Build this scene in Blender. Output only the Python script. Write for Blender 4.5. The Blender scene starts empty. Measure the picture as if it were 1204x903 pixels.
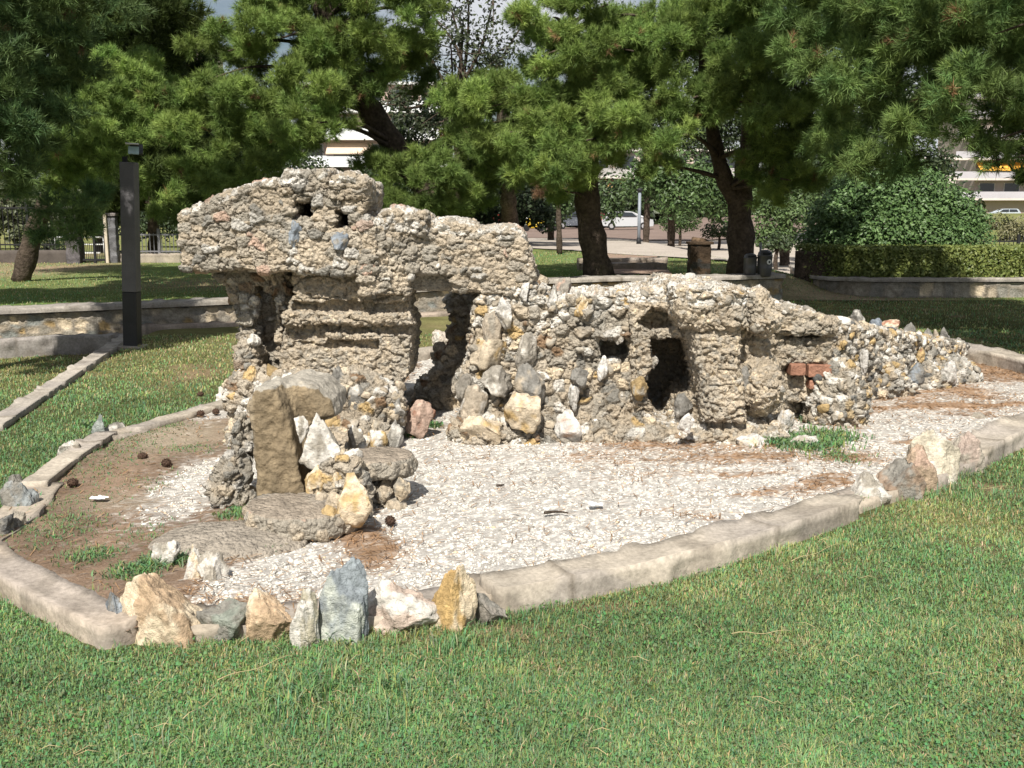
import bpy, bmesh, math, random
import numpy as np
from mathutils import Vector, Matrix

SC = bpy.context.scene
COL = SC.collection
R = math.radians
random.seed(7)
rng = np.random.default_rng(11)

# ------------------------------------------------------------------ camera, sky, sun, exposure
CAM_H, PITCH, F, PW, PH = 1.65, R(9.82), 1181.0, 1204.0, 903.0
cd = bpy.data.cameras.new('camera'); cam = bpy.data.objects.new('camera', cd); COL.objects.link(cam)
cam.location = (0, 0, CAM_H); cam.rotation_euler = (R(90) - PITCH, 0, 0)
cd.sensor_width = 36.0; cd.lens = 36.0 * F / PW; cd.clip_start = 0.05; cd.clip_end = 2000
SC.camera = cam
SUN_EL, SUN_AZ = R(49), R(12)          # light travels to +Y, turned AZ towards +X
w = bpy.data.worlds.new('World'); SC.world = w; w.use_nodes = True
nt = w.node_tree; nt.nodes.clear()
sky = nt.nodes.new('ShaderNodeTexSky'); sky.sky_type = 'NISHITA'; sky.sun_disc = False
sky.sun_elevation = SUN_EL; sky.sun_rotation = math.pi + SUN_AZ
sky.air_density = 1.2; sky.dust_density = 1.5
tc = nt.nodes.new('ShaderNodeTexCoord'); mp = nt.nodes.new('ShaderNodeMapping'); mp.inputs['Scale'].default_value = (1, 1, 2.5)
cn = nt.nodes.new('ShaderNodeTexNoise'); cn.inputs['Scale'].default_value = 3.2; cn.inputs['Detail'].default_value = 7; cn.inputs['Roughness'].default_value = .55
cr = nt.nodes.new('ShaderNodeValToRGB'); cr.color_ramp.elements[0].position = .40; cr.color_ramp.elements[1].position = .62
mx = nt.nodes.new('ShaderNodeMix'); mx.data_type = 'RGBA'
mx.inputs[7].default_value = (11.0, 11.3, 12.0, 1)
bg = nt.nodes.new('ShaderNodeBackground'); bg.inputs['Strength'].default_value = 0.05
wo = nt.nodes.new('ShaderNodeOutputWorld')
L = nt.links.new
L(tc.outputs['Generated'], mp.inputs['Vector']); L(mp.outputs[0], cn.inputs['Vector']); L(cn.outputs['Fac'], cr.inputs['Fac'])
L(cr.outputs['Color'], mx.inputs[0]); L(sky.outputs[0], mx.inputs[6]); L(mx.outputs[2], bg.inputs['Color']); L(bg.outputs[0], wo.inputs[0])
sd = bpy.data.lights.new('sun', 'SUN'); sd.energy = 5.0; sd.angle = R(0.55); sd.color = (1.0, .95, .86)
so = bpy.data.objects.new('sun', sd); COL.objects.link(so); so.location = (-3, -8, 14)
sdir = Vector((math.cos(SUN_EL) * math.sin(SUN_AZ), math.cos(SUN_EL) * math.cos(SUN_AZ), -math.sin(SUN_EL)))
so.rotation_euler = sdir.to_track_quat('-Z', 'Y').to_euler()
SC.cycles.max_bounces = 6; SC.cycles.diffuse_bounces = 2
SC.view_settings.view_transform = 'Standard'; SC.view_settings.look = 'None'
SC.view_settings.exposure = 0.40; SC.view_settings.gamma = 1; SC.view_settings.use_curve_mapping = False

# ------------------------------------------------------------------ measuring from the photograph
CT, ST = math.cos(PITCH), math.sin(PITCH)
def ray(px, py):
    u = (px - PW / 2) / F; v = (py - PH / 2) / F
    return u, CT - v * ST, -ST - v * CT
def G(px, py, z=0.0):
    a, b, c = ray(px, py); t = (z - CAM_H) / c
    return np.array((a * t, b * t, z))
def AT(px, py, Y):
    a, b, c = ray(px, py); t = Y / b
    return np.array((a * t, Y, CAM_H + c * t))

# ------------------------------------------------------------------ numpy noise
U = np.uint32
def hsh(ix, iy, iz, seed):
    with np.errstate(over='ignore'):
        h = (ix.astype(np.int64).astype(U) * U(0x8da6b343)) ^ (iy.astype(np.int64).astype(U) * U(0xd8163841)) ^ (iz.astype(np.int64).astype(U) * U(0xcb1ab31f)) ^ (U(seed) * U(0x9e3779b9))
        h ^= h >> U(13); h = h * U(0x5bd1e995); h ^= h >> U(15); h = h * U(0x27d4eb2d); h ^= h >> U(14)
    return h.astype(np.float64) / 4294967296.0
def vnoise(P, seed=0):
    i = np.floor(P).astype(np.int64); f = P - i; f = f * f * (3 - 2 * f)
    r = 0
    for dx in (0, 1):
        wx = f[:, 0] if dx else 1 - f[:, 0]
        for dy in (0, 1):
            wy = f[:, 1] if dy else 1 - f[:, 1]
            for dz in (0, 1):
                wz = f[:, 2] if dz else 1 - f[:, 2]
                r = r + wx * wy * wz * hsh(i[:, 0] + dx, i[:, 1] + dy, i[:, 2] + dz, seed)
    return r
def fbm(P, seed=0, o=4):
    r = 0; a = .5; s = 0; P = np.asarray(P, float)
    for k in range(o):
        r = r + a * vnoise(P * 2.03 ** k + 17.3 * k, seed + k); s += a; a *= .5
    return r / s * 2 - 1
def voro(P, seed=0):
    i = np.floor(P).astype(np.int64); n = len(P)
    f1 = np.full(n, 9.); f2 = np.full(n, 9.); cid = np.zeros(n)
    for dx in (-1, 0, 1):
        for dy in (-1, 0, 1):
            for dz in (-1, 0, 1):
                a, b, c = i[:, 0] + dx, i[:, 1] + dy, i[:, 2] + dz
                q = np.stack((a + .15 + .7 * hsh(a, b, c, seed), b + .15 + .7 * hsh(a, b, c, seed + 1), c + .15 + .7 * hsh(a, b, c, seed + 2)), 1)
                d = np.sqrt(((q - P) ** 2).sum(1))
                near = d < f1
                f2 = np.where(near, f1, np.minimum(f2, d))
                cid = np.where(near, hsh(a, b, c, seed + 3), cid)
                f1 = np.where(near, d, f1)
    return f1, f2, cid
def sstep(a, b, x):
    t = np.clip((x - a) / (b - a), 0, 1); return t * t * (3 - 2 * t)

# ------------------------------------------------------------------ mesh building
def mesh_np(name, V, faces, mat=None, parent=None, col=None, smooth=True, loc=None, midx=None, uvw=None):
    """V (n,3); faces: list of int arrays (m,k)"""
    V = np.asarray(V, np.float32)
    faces = [np.asarray(f, np.int32) for f in (faces if isinstance(faces, (list, tuple)) else [faces]) if len(f)]
    if loc is not None: V = V - np.asarray(loc, np.float32)
    me = bpy.data.meshes.new(name)
    me.vertices.add(len(V)); me.vertices.foreach_set('co', V.ravel())
    li = np.concatenate([f.ravel() for f in faces]); tot = np.concatenate([np.full(len(f), f.shape[1], np.int32) for f in faces])
    st = np.concatenate(([0], np.cumsum(tot)[:-1])).astype(np.int32)
    me.loops.add(len(li)); me.loops.foreach_set('vertex_index', li)
    me.polygons.add(len(tot)); me.polygons.foreach_set('loop_start', st)
    me.polygons.foreach_set('use_smooth', np.full(len(tot), smooth, bool))
    for m in (mat if isinstance(mat, (list, tuple)) else [mat]):
        if m: me.materials.append(m)
    if midx is not None: me.polygons.foreach_set('material_index', np.asarray(midx, np.int32))
    me.update(calc_edges=True)
    if col is not None:
        a = me.color_attributes.new('col', 'FLOAT_COLOR', 'POINT')
        c = np.ones((len(V), 4), np.float32); c[:, :3] = col
        a.data.foreach_set('color', c.ravel())
    o = bpy.data.objects.new(name, me); COL.objects.link(o)
    if loc is not None: o.location = [float(x) for x in loc]
    if parent is not None:
        o.parent = parent
        if loc is None: o.location = (0, 0, 0)
    return o
def tag(o, label=None, cat=None, group=None, kind=None):
    if label: o['label'] = label
    if cat: o['category'] = cat
    if group: o['group'] = group
    if kind: o['kind'] = kind
    return o
def empty(name, label, cat, loc=(0, 0, 0), group=None, rz=0):
    o = bpy.data.objects.new(name, None); COL.objects.link(o); o.location = [float(v) for v in loc]; o.rotation_euler = (0, 0, rz)
    o.empty_display_size = .2
    return tag(o, label, cat, group)
def kid(name, V, faces, mat, root, **k):
    """a part given in world coordinates, stored relative to its (unrotated) thing"""
    loc = np.array(root.location)
    par = root.parent
    while par is not None:
        loc = loc + np.array(par.location); par = par.parent
    o = mesh_np(name, np.asarray(V) - loc, faces, mat, None, **k)
    o.parent = root
    return o
class MB:
    """collects simple shapes"""
    def __init__(s): s.V = []; s.F = {3: [], 4: []}; s.n = 0; s.C = []
    def add(s, V, F, col=None):
        V = np.asarray(V, float)
        for f in (F if isinstance(F, (list, tuple)) else [F]):
            f = np.asarray(f, int)
            if len(f): s.F[f.shape[1]].append(f + s.n)
        s.V.append(V); s.n += len(V)
        s.C.append(np.tile(np.asarray(col if col is not None else (1, 1, 1), float), (len(V), 1)) if col is None or np.ndim(col) == 1 else col)
        return s
    def box(s, c, d, rz=0, rx=0, ry=0, bev=0.0, col=None):
        bm = bmesh.new(); bmesh.ops.create_cube(bm, size=1)
        bmesh.ops.scale(bm, vec=d, verts=bm.verts)
        if bev: bmesh.ops.bevel(bm, geom=bm.edges[:], offset=bev, segments=2, affect='EDGES', profile=.5)
        M = Matrix.Translation([float(v) for v in c]) @ Matrix.Rotation(rz, 4, 'Z') @ Matrix.Rotation(ry, 4, 'Y') @ Matrix.Rotation(rx, 4, 'X')
        bm.transform(M); s.bm(bm, col); return s
    def bm(s, bm, col=None):
        bm.verts.index_update(); V = np.array([v.co[:] for v in bm.verts])
        t = []; q = []
        big = [f for f in bm.faces if len(f.verts) > 4]
        if big:
            bmesh.ops.triangulate(bm, faces=big); bm.verts.index_update()
        for f in bm.faces:
            (t if len(f.verts) == 3 else q).append([v.index for v in f.verts])
        s.add(V, [np.array(t).reshape(-1, 3), np.array(q).reshape(-1, 4)], col); bm.free(); return s
    def tube(s, pts, rad, n=10, col=None, cap=True):
        V, Fq, Ft = tube(pts, rad, n); s.add(V, [Fq, Ft] if cap else [Fq], col); return s
    def cyl(s, a, b, r, n=16, col=None):
        return s.tube([a, b], [r, r], n, col)
    def build(s, name, mat, parent=None, smooth=False, loc=None, usecol=False, world=True):
        V = np.concatenate(s.V); Fs = [np.concatenate(f) for f in s.F.values() if f]
        C = np.concatenate(s.C) if usecol else None
        if parent is not None and world: return kid(name, V, Fs, mat, parent, smooth=smooth, col=C)
        return mesh_np(name, V, Fs, mat, parent, smooth=smooth, loc=loc, col=C)
def tube(pts, rad, n=10):
    P = np.asarray(pts, float); m = len(P); rad = np.broadcast_to(rad, (m,))
    T = np.gradient(P, axis=0); T /= np.linalg.norm(T, axis=1)[:, None] + 1e-9
    ref = np.array((0, 0, 1.)) if abs(T[:, 2]).mean() < .8 else np.array((1., 0, 0))
    A = np.cross(T, ref); A /= np.linalg.norm(A, axis=1)[:, None] + 1e-9; B = np.cross(T, A)
    th = np.linspace(0, 2 * math.pi, n, endpoint=False)
    V = P[:, None, :] + rad[:, None, None] * (np.cos(th)[None, :, None] * A[:, None, :] + np.sin(th)[None, :, None] * B[:, None, :])
    i = np.arange(m - 1)[:, None]; j = np.arange(n)[None, :]; k = (j + 1) % n
    Fq = np.stack((i * n + j, i * n + k, (i + 1) * n + k, (i + 1) * n + j), -1).reshape(-1, 4)
    V = V.reshape(-1, 3); V = np.concatenate((V, P[:1], P[-1:])); c0, c1 = m * n, m * n + 1
    j = np.arange(n); k = (j + 1) % n
    Ft = np.concatenate((np.stack((np.full(n, c0), k, j), 1), np.stack((np.full(n, c1), (m - 1) * n + j, (m - 1) * n + k), 1)))
    return V, Fq, Ft
def resample(pts, step):
    P = np.asarray(pts, float); d = np.concatenate(([0], np.cumsum(np.linalg.norm(np.diff(P, axis=0), axis=1))))
    n = max(2, int(round(d[-1] / step)) + 1); s = np.linspace(0, d[-1], n)
    return np.stack([np.interp(s, d, P[:, k]) for k in range(P.shape[1])], 1)
def smooth_path(pts, step, it=3):
    P = np.asarray(pts, float)
    for _ in range(it):
        Q = [P[0]]
        for a, b in zip(P[:-1], P[1:]): Q += [a * .75 + b * .25, a * .25 + b * .75]
        Q.append(P[-1]); P = np.array(Q)
    return resample(P, step)
def normals(V, faces):
    N = np.zeros_like(V)
    for f in faces:
        a, b, c = V[f[:, 0]], V[f[:, 1]], V[f[:, 2]]
        n = np.cross(b - a, c - a) if f.shape[1] == 3 else np.cross(c - a, V[f[:, 3]] - b)
        for k in range(f.shape[1]):
            for ax in range(3): N[:, ax] += np.bincount(f[:, k], n[:, ax], len(V))
    return N / (np.linalg.norm(N, axis=1)[:, None] + 1e-12)

# ------------------------------------------------------------------ materials
def material(name, base=(.5, .5, .5), rough=.85, attr=False, var=.35, scale=12., var2=.2, scale2=70., bump=.5, bscale=60., bdist=.01,
             metal=0., spec=.3, trans=0., bump2=0., b2scale=300.):
    m = bpy.data.materials.new(name); m.use_nodes = True; n = m.node_tree.nodes; l = m.node_tree.links.new
    b = n['Principled BSDF']; b.inputs['Roughness'].default_value = rough; b.inputs['Metallic'].default_value = metal
    b.inputs['Specular IOR Level'].default_value = spec
    co = n.new('ShaderNodeTexCoord').outputs['Object']
    if attr:
        a = n.new('ShaderNodeAttribute'); a.attribute_name = 'col'; src = a.outputs['Color']
    else:
        c = n.new('ShaderNodeRGB'); c.outputs[0].default_value = (*base, 1); src = c.outputs[0]
    def noise(sc, det=5):
        t = n.new('ShaderNodeTexNoise'); t.inputs['Scale'].default_value = sc; t.inputs['Detail'].default_value = det
        t.inputs['Roughness'].default_value = .6; l(co, t.inputs['Vector']); return t.outputs['Fac']
    def modulate(src, fac, amt):
        r = n.new('ShaderNodeMapRange'); r.inputs['From Min'].default_value = .25; r.inputs['From Max'].default_value = .75
        r.inputs['To Min'].default_value = 1 - amt; r.inputs['To Max'].default_value = 1 + amt; l(fac, r.inputs['Value'])
        v = n.new('ShaderNodeVectorMath'); v.operation = 'SCALE'; l(src, v.inputs[0]); l(r.outputs[0], v.inputs['Scale']); return v.outputs[0]
    if var: src = modulate(src, noise(scale), var)
    if var2: src = modulate(src, noise(scale2, 4), var2)
    l(src, b.inputs['Base Color'])
    if bump:
        bp = n.new('ShaderNodeBump'); bp.inputs['Strength'].default_value = bump; bp.inputs['Distance'].default_value = bdist
        l(noise(bscale, 6), bp.inputs['Height']); last = bp
        if bump2:
            b2 = n.new('ShaderNodeBump'); b2.inputs['Strength'].default_value = bump2; b2.inputs['Distance'].default_value = bdist * .4
            l(noise(b2scale, 4), b2.inputs['Height']); l(bp.outputs[0], b2.inputs['Normal']); last = b2
        l(last.outputs[0], b.inputs['Normal'])
    if trans:
        t = n.new('ShaderNodeBsdfTranslucent'); l(src, t.inputs['Color'])
        mxs = n.new('ShaderNodeMixShader'); mxs.inputs[0].default_value = trans
        l(b.outputs[0], mxs.inputs[1]); l(t.outputs[0], mxs.inputs[2]); l(mxs.outputs[0], n['Material Output'].inputs['Surface'])
    return m
M_mason = material('masonry', attr=True, var=.22, scale=9, var2=.28, scale2=55, bump=.9, bscale=70, bdist=.012, rough=.95, spec=.1, bump2=.6, b2scale=260)
def crumbs(m, scale, dist):
    n = m.node_tree.nodes; l = m.node_tree.links.new; b = n['Principled BSDF']; v = n.new('ShaderNodeTexVoronoi'); v.inputs['Scale'].default_value = scale; v.inputs['Randomness'].default_value = 1
    tcn = n.new('ShaderNodeTexCoord'); no = n.new('ShaderNodeTexNoise'); no.inputs['Scale'].default_value = scale * .8; no.inputs['Detail'].default_value = 3; ma = n.new('ShaderNodeVectorMath'); ma.operation = 'MULTIPLY_ADD'; ma.inputs[1].default_value = (.03, .03, .03)
    l(tcn.outputs['Object'], no.inputs['Vector']); l(no.outputs['Color'], ma.inputs[0]); l(tcn.outputs['Object'], ma.inputs[2]); l(ma.outputs[0], v.inputs['Vector'])
    bp = n.new('ShaderNodeBump'); bp.invert = True; bp.inputs['Strength'].default_value = .8; bp.inputs['Distance'].default_value = dist; l(v.outputs['Distance'], bp.inputs['Height'])
    l(b.inputs['Normal'].links[0].from_socket, bp.inputs['Normal']); l(bp.outputs[0], b.inputs['Normal'])
crumbs(M_mason, 42, .022)
M_stone = material('field_stone', attr=True, var=.28, scale=10, var2=.3, scale2=45, bump=1., bscale=34, bdist=.02, rough=.85, spec=.2, bump2=.5, b2scale=200)
M_conc = material('weathered_concrete', attr=True, var=.22, scale=5, var2=.25, scale2=40, bump=.6, bscale=60, bdist=.006, rough=.95, spec=.1, bump2=.5)
M_floor = material('gravel_bed', attr=True, var=.12, scale=6, var2=.3, scale2=60, bump=.8, bscale=90, bdist=.012, rough=.95, spec=.1, bump2=.6)
M_lawn = material('lawn_soil', attr=True, var=.3, scale=2.5, var2=.35, scale2=28, bump=.9, bscale=45, bdist=.03, rough=1, spec=.0)
M_grass = material('grass_blades', attr=True, var=0, var2=0, bump=0, rough=.6, spec=.25, trans=.3)
M_needle = material('pine_needles', attr=True, var=0, var2=0, bump=0, rough=.55, spec=.2, trans=.10)
M_leaf = material('broad_leaves', attr=True, var=0, var2=0, bump=0, rough=.45, spec=.35, trans=.14)
M_peb = material('white_pebbles', attr=True, var=0, var2=.12, scale2=120, bump=0, rough=.8, spec=.2)
M_bark = material('pine_bark', (.085, .066, .052), var=.45, scale=4, var2=.4, scale2=16, bump=1, bscale=14, bdist=.05, rough=1, spec=.05)
M_metal = material('dark_painted_metal', (.035, .036, .04), rough=.5, var=.12, scale=3, var2=.1, bump=.1, spec=.4)
M_iron = material('black_iron', (.02, .02, .022), rough=.6, var=.1, bump=0)
M_plain = material('painted', attr=True, rough=.6, var=.06, scale=2, var2=.05, bump=0, spec=.4)
M_carp = material('car_paint', attr=True, rough=.28, var=.03, var2=0, bump=0, spec=.6)
M_glass = material('dark_glass', (.02, .025, .03), rough=.08, var=0, var2=0, bump=0, spec=.8)
M_wallp = material('plaster', attr=True, rough=.9, var=.08, scale=1, var2=.05, scale2=8, bump=0, spec=.1)
M_path = material('earth_path', (.30, .215, .165), rough=1, var=.2, scale=1.5, var2=.2, scale2=20, bump=.3, spec=.05)
M_asph = material('asphalt', (.22, .165, .14), rough=1, var=.2, scale=.6, var2=.15, scale2=12, bump=.2, spec=.05)
M_pave = material('pale_paving', (.42, .37, .32), rough=1, var=.15, scale=1, var2=.15, scale2=12, bump=.2, spec=.05)
M_conepine = material('cone_scales', (.075, .045, .03), rough=.9, var=.3, scale=60, bump=.5, bscale=200)

# palettes (linear base colours)
TAN = np.array((.445, .375, .285)); MORT = np.array((.43, .375, .30)); GREYT = np.array((.355, .32, .265)); WHITE = np.array((.66, .625, .565))
OCHRE = np.array((.50, .36, .18)); GREY = np.array((.26, .245, .215)); BROWN = np.array((.26, .175, .11)); PINK = np.array((.50, .36, .28))
BLUEG = np.array((.27, .30, .33)); BRICK = np.array((.30, .155, .105)); DARKG = np.array((.13, .13, .125)); CREAM = np.array((.66, .55, .40))
def pick(cid, table):
    """table: list of (cumulative share, colour)"""
    out = np.zeros((len(cid), 3))
    lo = 0
    for hi, c in table:
        m = (cid >= lo) & (cid <= hi); out[m] = c; lo = hi
    return out

# ------------------------------------------------------------------ implicit masonry -> surface nets
class Grid:
    def __init__(s, lo, hi, h):
        s.h = h; s.lo = np.array(lo, float)
        s.x, s.y, s.z = [np.arange(lo[k], hi[k] + h, h) for k in range(3)]
        s.X, s.Y, s.Z = s.x[:, None, None], s.y[None, :, None], s.z[None, None, :]
        s.d = np.full((len(s.x), len(s.y), len(s.z)), 9., np.float32)
    def poly(s, pts):
        P = np.asarray(pts, float); X, Z = s.x[:, None], s.z[None, :]
        dmin = np.full((len(s.x), len(s.z)), 1e9); ins = np.zeros(dmin.shape, bool)
        for a, b in zip(P, np.roll(P, -1, 0)):
            e = b - a; t = np.clip(((X - a[0]) * e[0] + (Z - a[1]) * e[1]) / (e @ e + 1e-12), 0, 1)
            dmin = np.minimum(dmin, (X - a[0] - t * e[0]) ** 2 + (Z - a[1] - t * e[1]) ** 2)
            cond = ((a[1] > Z) != (b[1] > Z)) & (X < (b[0] - a[0]) * (Z - a[1]) / (b[1] - a[1] + 1e-12) + a[0])
            ins ^= cond
        d = np.sqrt(dmin); return np.where(ins, -d, d)
    def ext(s, pts, y0, y1, rnd=.02):
        d2 = s.poly(pts)[:, None, :]
        y0 = np.asarray(y0); y1 = np.asarray(y1)
        if y0.ndim == 2: y0 = y0[:, None, :]
        if y1.ndim == 2: y1 = y1[:, None, :]
        dy = np.maximum(y0 - s.Y, s.Y - y1)
        a = np.maximum(d2 + rnd, 0); b = np.maximum(dy + rnd, 0)
        return np.minimum(np.maximum(d2, dy) + rnd, 0) + np.sqrt(a * a + b * b) - rnd
    def pxext(s, px, Y, y0, y1, rnd=.02):
        q = [AT(a, b, Y) for a, b in px]
        return s.ext([(p[0], p[2]) for p in q], y0, y1, rnd)
    def ell(s, c, r):
        k = np.sqrt(((s.X - c[0]) / r[0]) ** 2 + ((s.Y - c[1]) / r[1]) ** 2 + ((s.Z - c[2]) / r[2]) ** 2)
        return (k - 1) * min(r)
    def ridge(s, path, wid, top, bottom=-.1, rnd=.05):
        P = np.asarray(path, float); X, Y = s.x[:, None], s.y[None, :]
        best = np.full((len(s.x), len(s.y)), 1e9); hw = np.zeros_like(best); hh = np.zeros_like(best)
        for k in range(len(P) - 1):
            a, b = P[k], P[k + 1]; e = b - a
            t = np.clip(((X - a[0]) * e[0] + (Y - a[1]) * e[1]) / (e @ e), 0, 1)
            d = np.sqrt((X - a[0] - t * e[0]) ** 2 + (Y - a[1] - t * e[1]) ** 2); m = d < best
            best = np.where(m, d, best); hw = np.where(m, wid[k] + (wid[k + 1] - wid[k]) * t, hw); hh = np.where(m, top[k] + (top[k + 1] - top[k]) * t, hh)
        dl = (best - hw)[:, :, None]; dz = s.Z - hh[:, :, None]
        a = np.maximum(dl + rnd, 0); b = np.maximum(dz + rnd, 0)
        return np.minimum(np.maximum(dl, dz) + rnd, 0) + np.sqrt(a * a + b * b) - rnd
    def u(s, o, k=.03):
        h = np.clip(.5 + .5 * (o - s.d) / k, 0, 1); s.d = (o * (1 - h) + s.d * h - k * h * (1 - h)).astype(np.float32); return s
    def sub(s, o): s.d = np.maximum(s.d, -o).astype(np.float32); return s
    def mesh(s):
        d = s.d.copy(); d[0] = d[-1] = 1; d[:, 0] = d[:, -1] = 1; d[:, :, 0] = d[:, :, -1] = 1
        ins = d < 0; n = [k - 1 for k in d.shape]
        c = np.zeros(n, np.int8)
        for i in (0, 1):
            for j in (0, 1):
                for k in (0, 1): c += ins[i:n[0] + i, j:n[1] + j, k:n[2] + k]
        cell = np.argwhere((c > 0) & (c < 8)); m = len(cell)
        idx = np.full(n, -1, np.int32); idx[tuple(cell.T)] = np.arange(m)
        acc = np.zeros((m, 3)); cnt = np.zeros(m)
        cs = [(i, j, k) for i in (0, 1) for j in (0, 1) for k in (0, 1)]
        val = {q: d[cell[:, 0] + q[0], cell[:, 1] + q[1], cell[:, 2] + q[2]] for q in cs}
        for a in cs:
            for ax in range(3):
                if a[ax]: continue
                b = list(a); b[ax] = 1; b = tuple(b); va, vb = val[a], val[b]; x = (va < 0) != (vb < 0)
                t = np.where(x, va / (va - vb + 1e-20), 0); p = np.tile(np.array(a, float), (m, 1)); p[:, ax] += t
                acc[x] += p[x]; cnt[x] += 1
        V = (cell + acc / cnt[:, None]) * s.h + s.lo
        Fs = []
        for ax in range(3):
            sl0 = [slice(None)] * 3; sl1 = [slice(None)] * 3; sl0[ax] = slice(0, -1); sl1[ax] = slice(1, None)
            A, B = ins[tuple(sl0)], ins[tuple(sl1)]
            e = np.argwhere(A != B); o1, o2 = (ax + 1) % 3, (ax + 2) % 3
            ok = (e[:, o1] > 0) & (e[:, o2] > 0) & (e[:, o1] < d.shape[o1] - 1) & (e[:, o2] < d.shape[o2] - 1); e = e[ok]
            q = []
            for (u1, u2) in ((-1, -1), (0, -1), (0, 0), (-1, 0)):
                z = e.copy(); z[:, o1] += u1; z[:, o2] += u2; q.append(idx[tuple(z.T)])
            f = np.stack(q, 1); flip = ~A[tuple(e.T)]; f[flip] = f[flip][:, ::-1]; Fs.append(f)
        Fq = np.concatenate(Fs); Fq = Fq[(Fq >= 0).all(1)]
        return V, Fq

MIX_TAN = [(.5, TAN), (.76, GREYT), (.90, MORT), (.94, WHITE * .8), (.97, GREY), (1, PINK)]
MIX_STONY = [(.30, TAN), (.46, GREYT), (.60, MORT), (.76, WHITE), (.84, GREY), (.92, CREAM), (.96, OCHRE), (1, BROWN)]
MIX_WHITE = [(.18, TAN), (.3, GREYT), (.62, WHITE), (.8, GREY), (.88, CREAM), (.95, OCHRE), (1, DARKG)]
MIX_GREY = [(.4, GREYT), (.7, GREY), (.85, TAN), (1, WHITE * .8)]
def weather(V, Fq, style, seed):
    """displace a masonry surface and colour it stone by stone"""
    N = normals(V, [Fq]); W = V + .02 * np.stack([fbm(V * 9, seed + 50 + k, 2) for k in range(3)], 1)
    if style == 'rubble':            # coursed small stones with worn pointing
        W2 = W + .022 * np.stack([fbm(V * 17, seed + 70 + k, 2) for k in range(3)], 1)
        f1, f2, c = voro(W2 / np.array((.105, .1, .058)), seed); e = f2 - f1
        f3, f4, c2 = voro(W2 / .034, seed + 9)
        d = .028 * sstep(.0, .11, e) * (.25 + .95 * c) + .012 * (1 - f3) + .020 * fbm(V * 7, seed + 1) + .014 * fbm(V * 30, seed + 2) - .008
        col = pick(c, MIX_TAN); mm = sstep(.03, .10, e)[:, None]; col = col * mm + MORT * (1 - mm)
    elif style == 'eroded':          # crumbling lumpy mortar
        W2 = W + .02 * np.stack([fbm(V * 20, seed + 70 + k, 2) for k in range(3)], 1)
        f1, f2, c = voro(W2 / np.array((.07, .07, .04)), seed); g1, g2, c2 = voro(W2 / .028, seed + 5)
        d = .024 * (1 - f1 ** 1.5) * (.3 + .9 * c) + .018 * (1 - g1) + .022 * fbm(V * 8, seed + 1) + .016 * fbm(V * 34, seed + 2) - .024
        col = pick(c2, [(.62, TAN), (.86, MORT), (.95, GREYT), (1, CREAM)])
    elif style == 'slab':            # cast mortar slab, crumbled at the rim
        f1, f2, c = voro(W / .06, seed); up = sstep(.6, .9, N[:, 2]); d = (1 - up) * (.02 * sstep(0, .25, f2 - f1) * c + .014 * fbm(V * 26, seed + 2)) + .006 * fbm(V * 14, seed + 1)
        col = np.where(up[:, None] > .5, np.array((.35, .295, .235)) * (.75 + .5 * vnoise(V * 18, 4))[:, None], pick(c, [(.5, GREYT), (.8, MORT * .9), (.95, TAN), (1, PINK)]))
    elif style == 'smooth':
        d = .010 * fbm(V * 10, seed + 1) + .006 * fbm(V * 40, seed + 2); c = vnoise(V * 20, seed)
        col = np.tile(MORT * .9, (len(V), 1)) * (.85 + .3 * c)[:, None]
    else:                            # stony / white / grey: stones bedded in mortar
        sz = np.array((.095, .095, .075)) * (1.0 if style == 'stony' else .8); W2 = W + .025 * np.stack([fbm(V * 15, seed + 70 + k, 2) for k in range(3)], 1)
        f1, f2, c = voro(W2 / sz, seed); e = f2 - f1; g1, g2, c2 = voro(W2 / .032, seed + 5)
        d = .042 * sstep(.0, .16, e) * (.15 + c) + .016 * (1 - g1) + .03 * fbm(V * 5, seed + 1) + .018 * fbm(V * 26, seed + 2) - .026
        col = pick(np.modf(c * 7.13)[0], {'stony': MIX_STONY, 'white': MIX_WHITE, 'grey': MIX_GREY}[style])
        mm = sstep(.05, .16, e)[:, None]; col = col * mm + MORT * .92 * (1 - mm)
    if style not in ('smooth', 'slab'):
        k1 = np.abs(fbm(W * np.array((5.5, 5.5, 8.)), seed + 61, 3)); k2 = np.abs(fbm(W * 15, seed + 62, 2))
        kf = .55 if style == 'rubble' else 1.; d = d - kf * (.030 * sstep(.055, .0, k1) + .014 * sstep(.07, .0, k2))
    s = .82 + .36 * vnoise(V * 3.3, seed + 8)
    lich = sstep(.62, .75, vnoise(V * 5.1, seed + 31))[:, None] * .35
    col = col * s[:, None]; col = col * (1 - lich) + np.array((.30, .29, .26)) * lich
    return V + N * d[:, None], N, col

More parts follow.
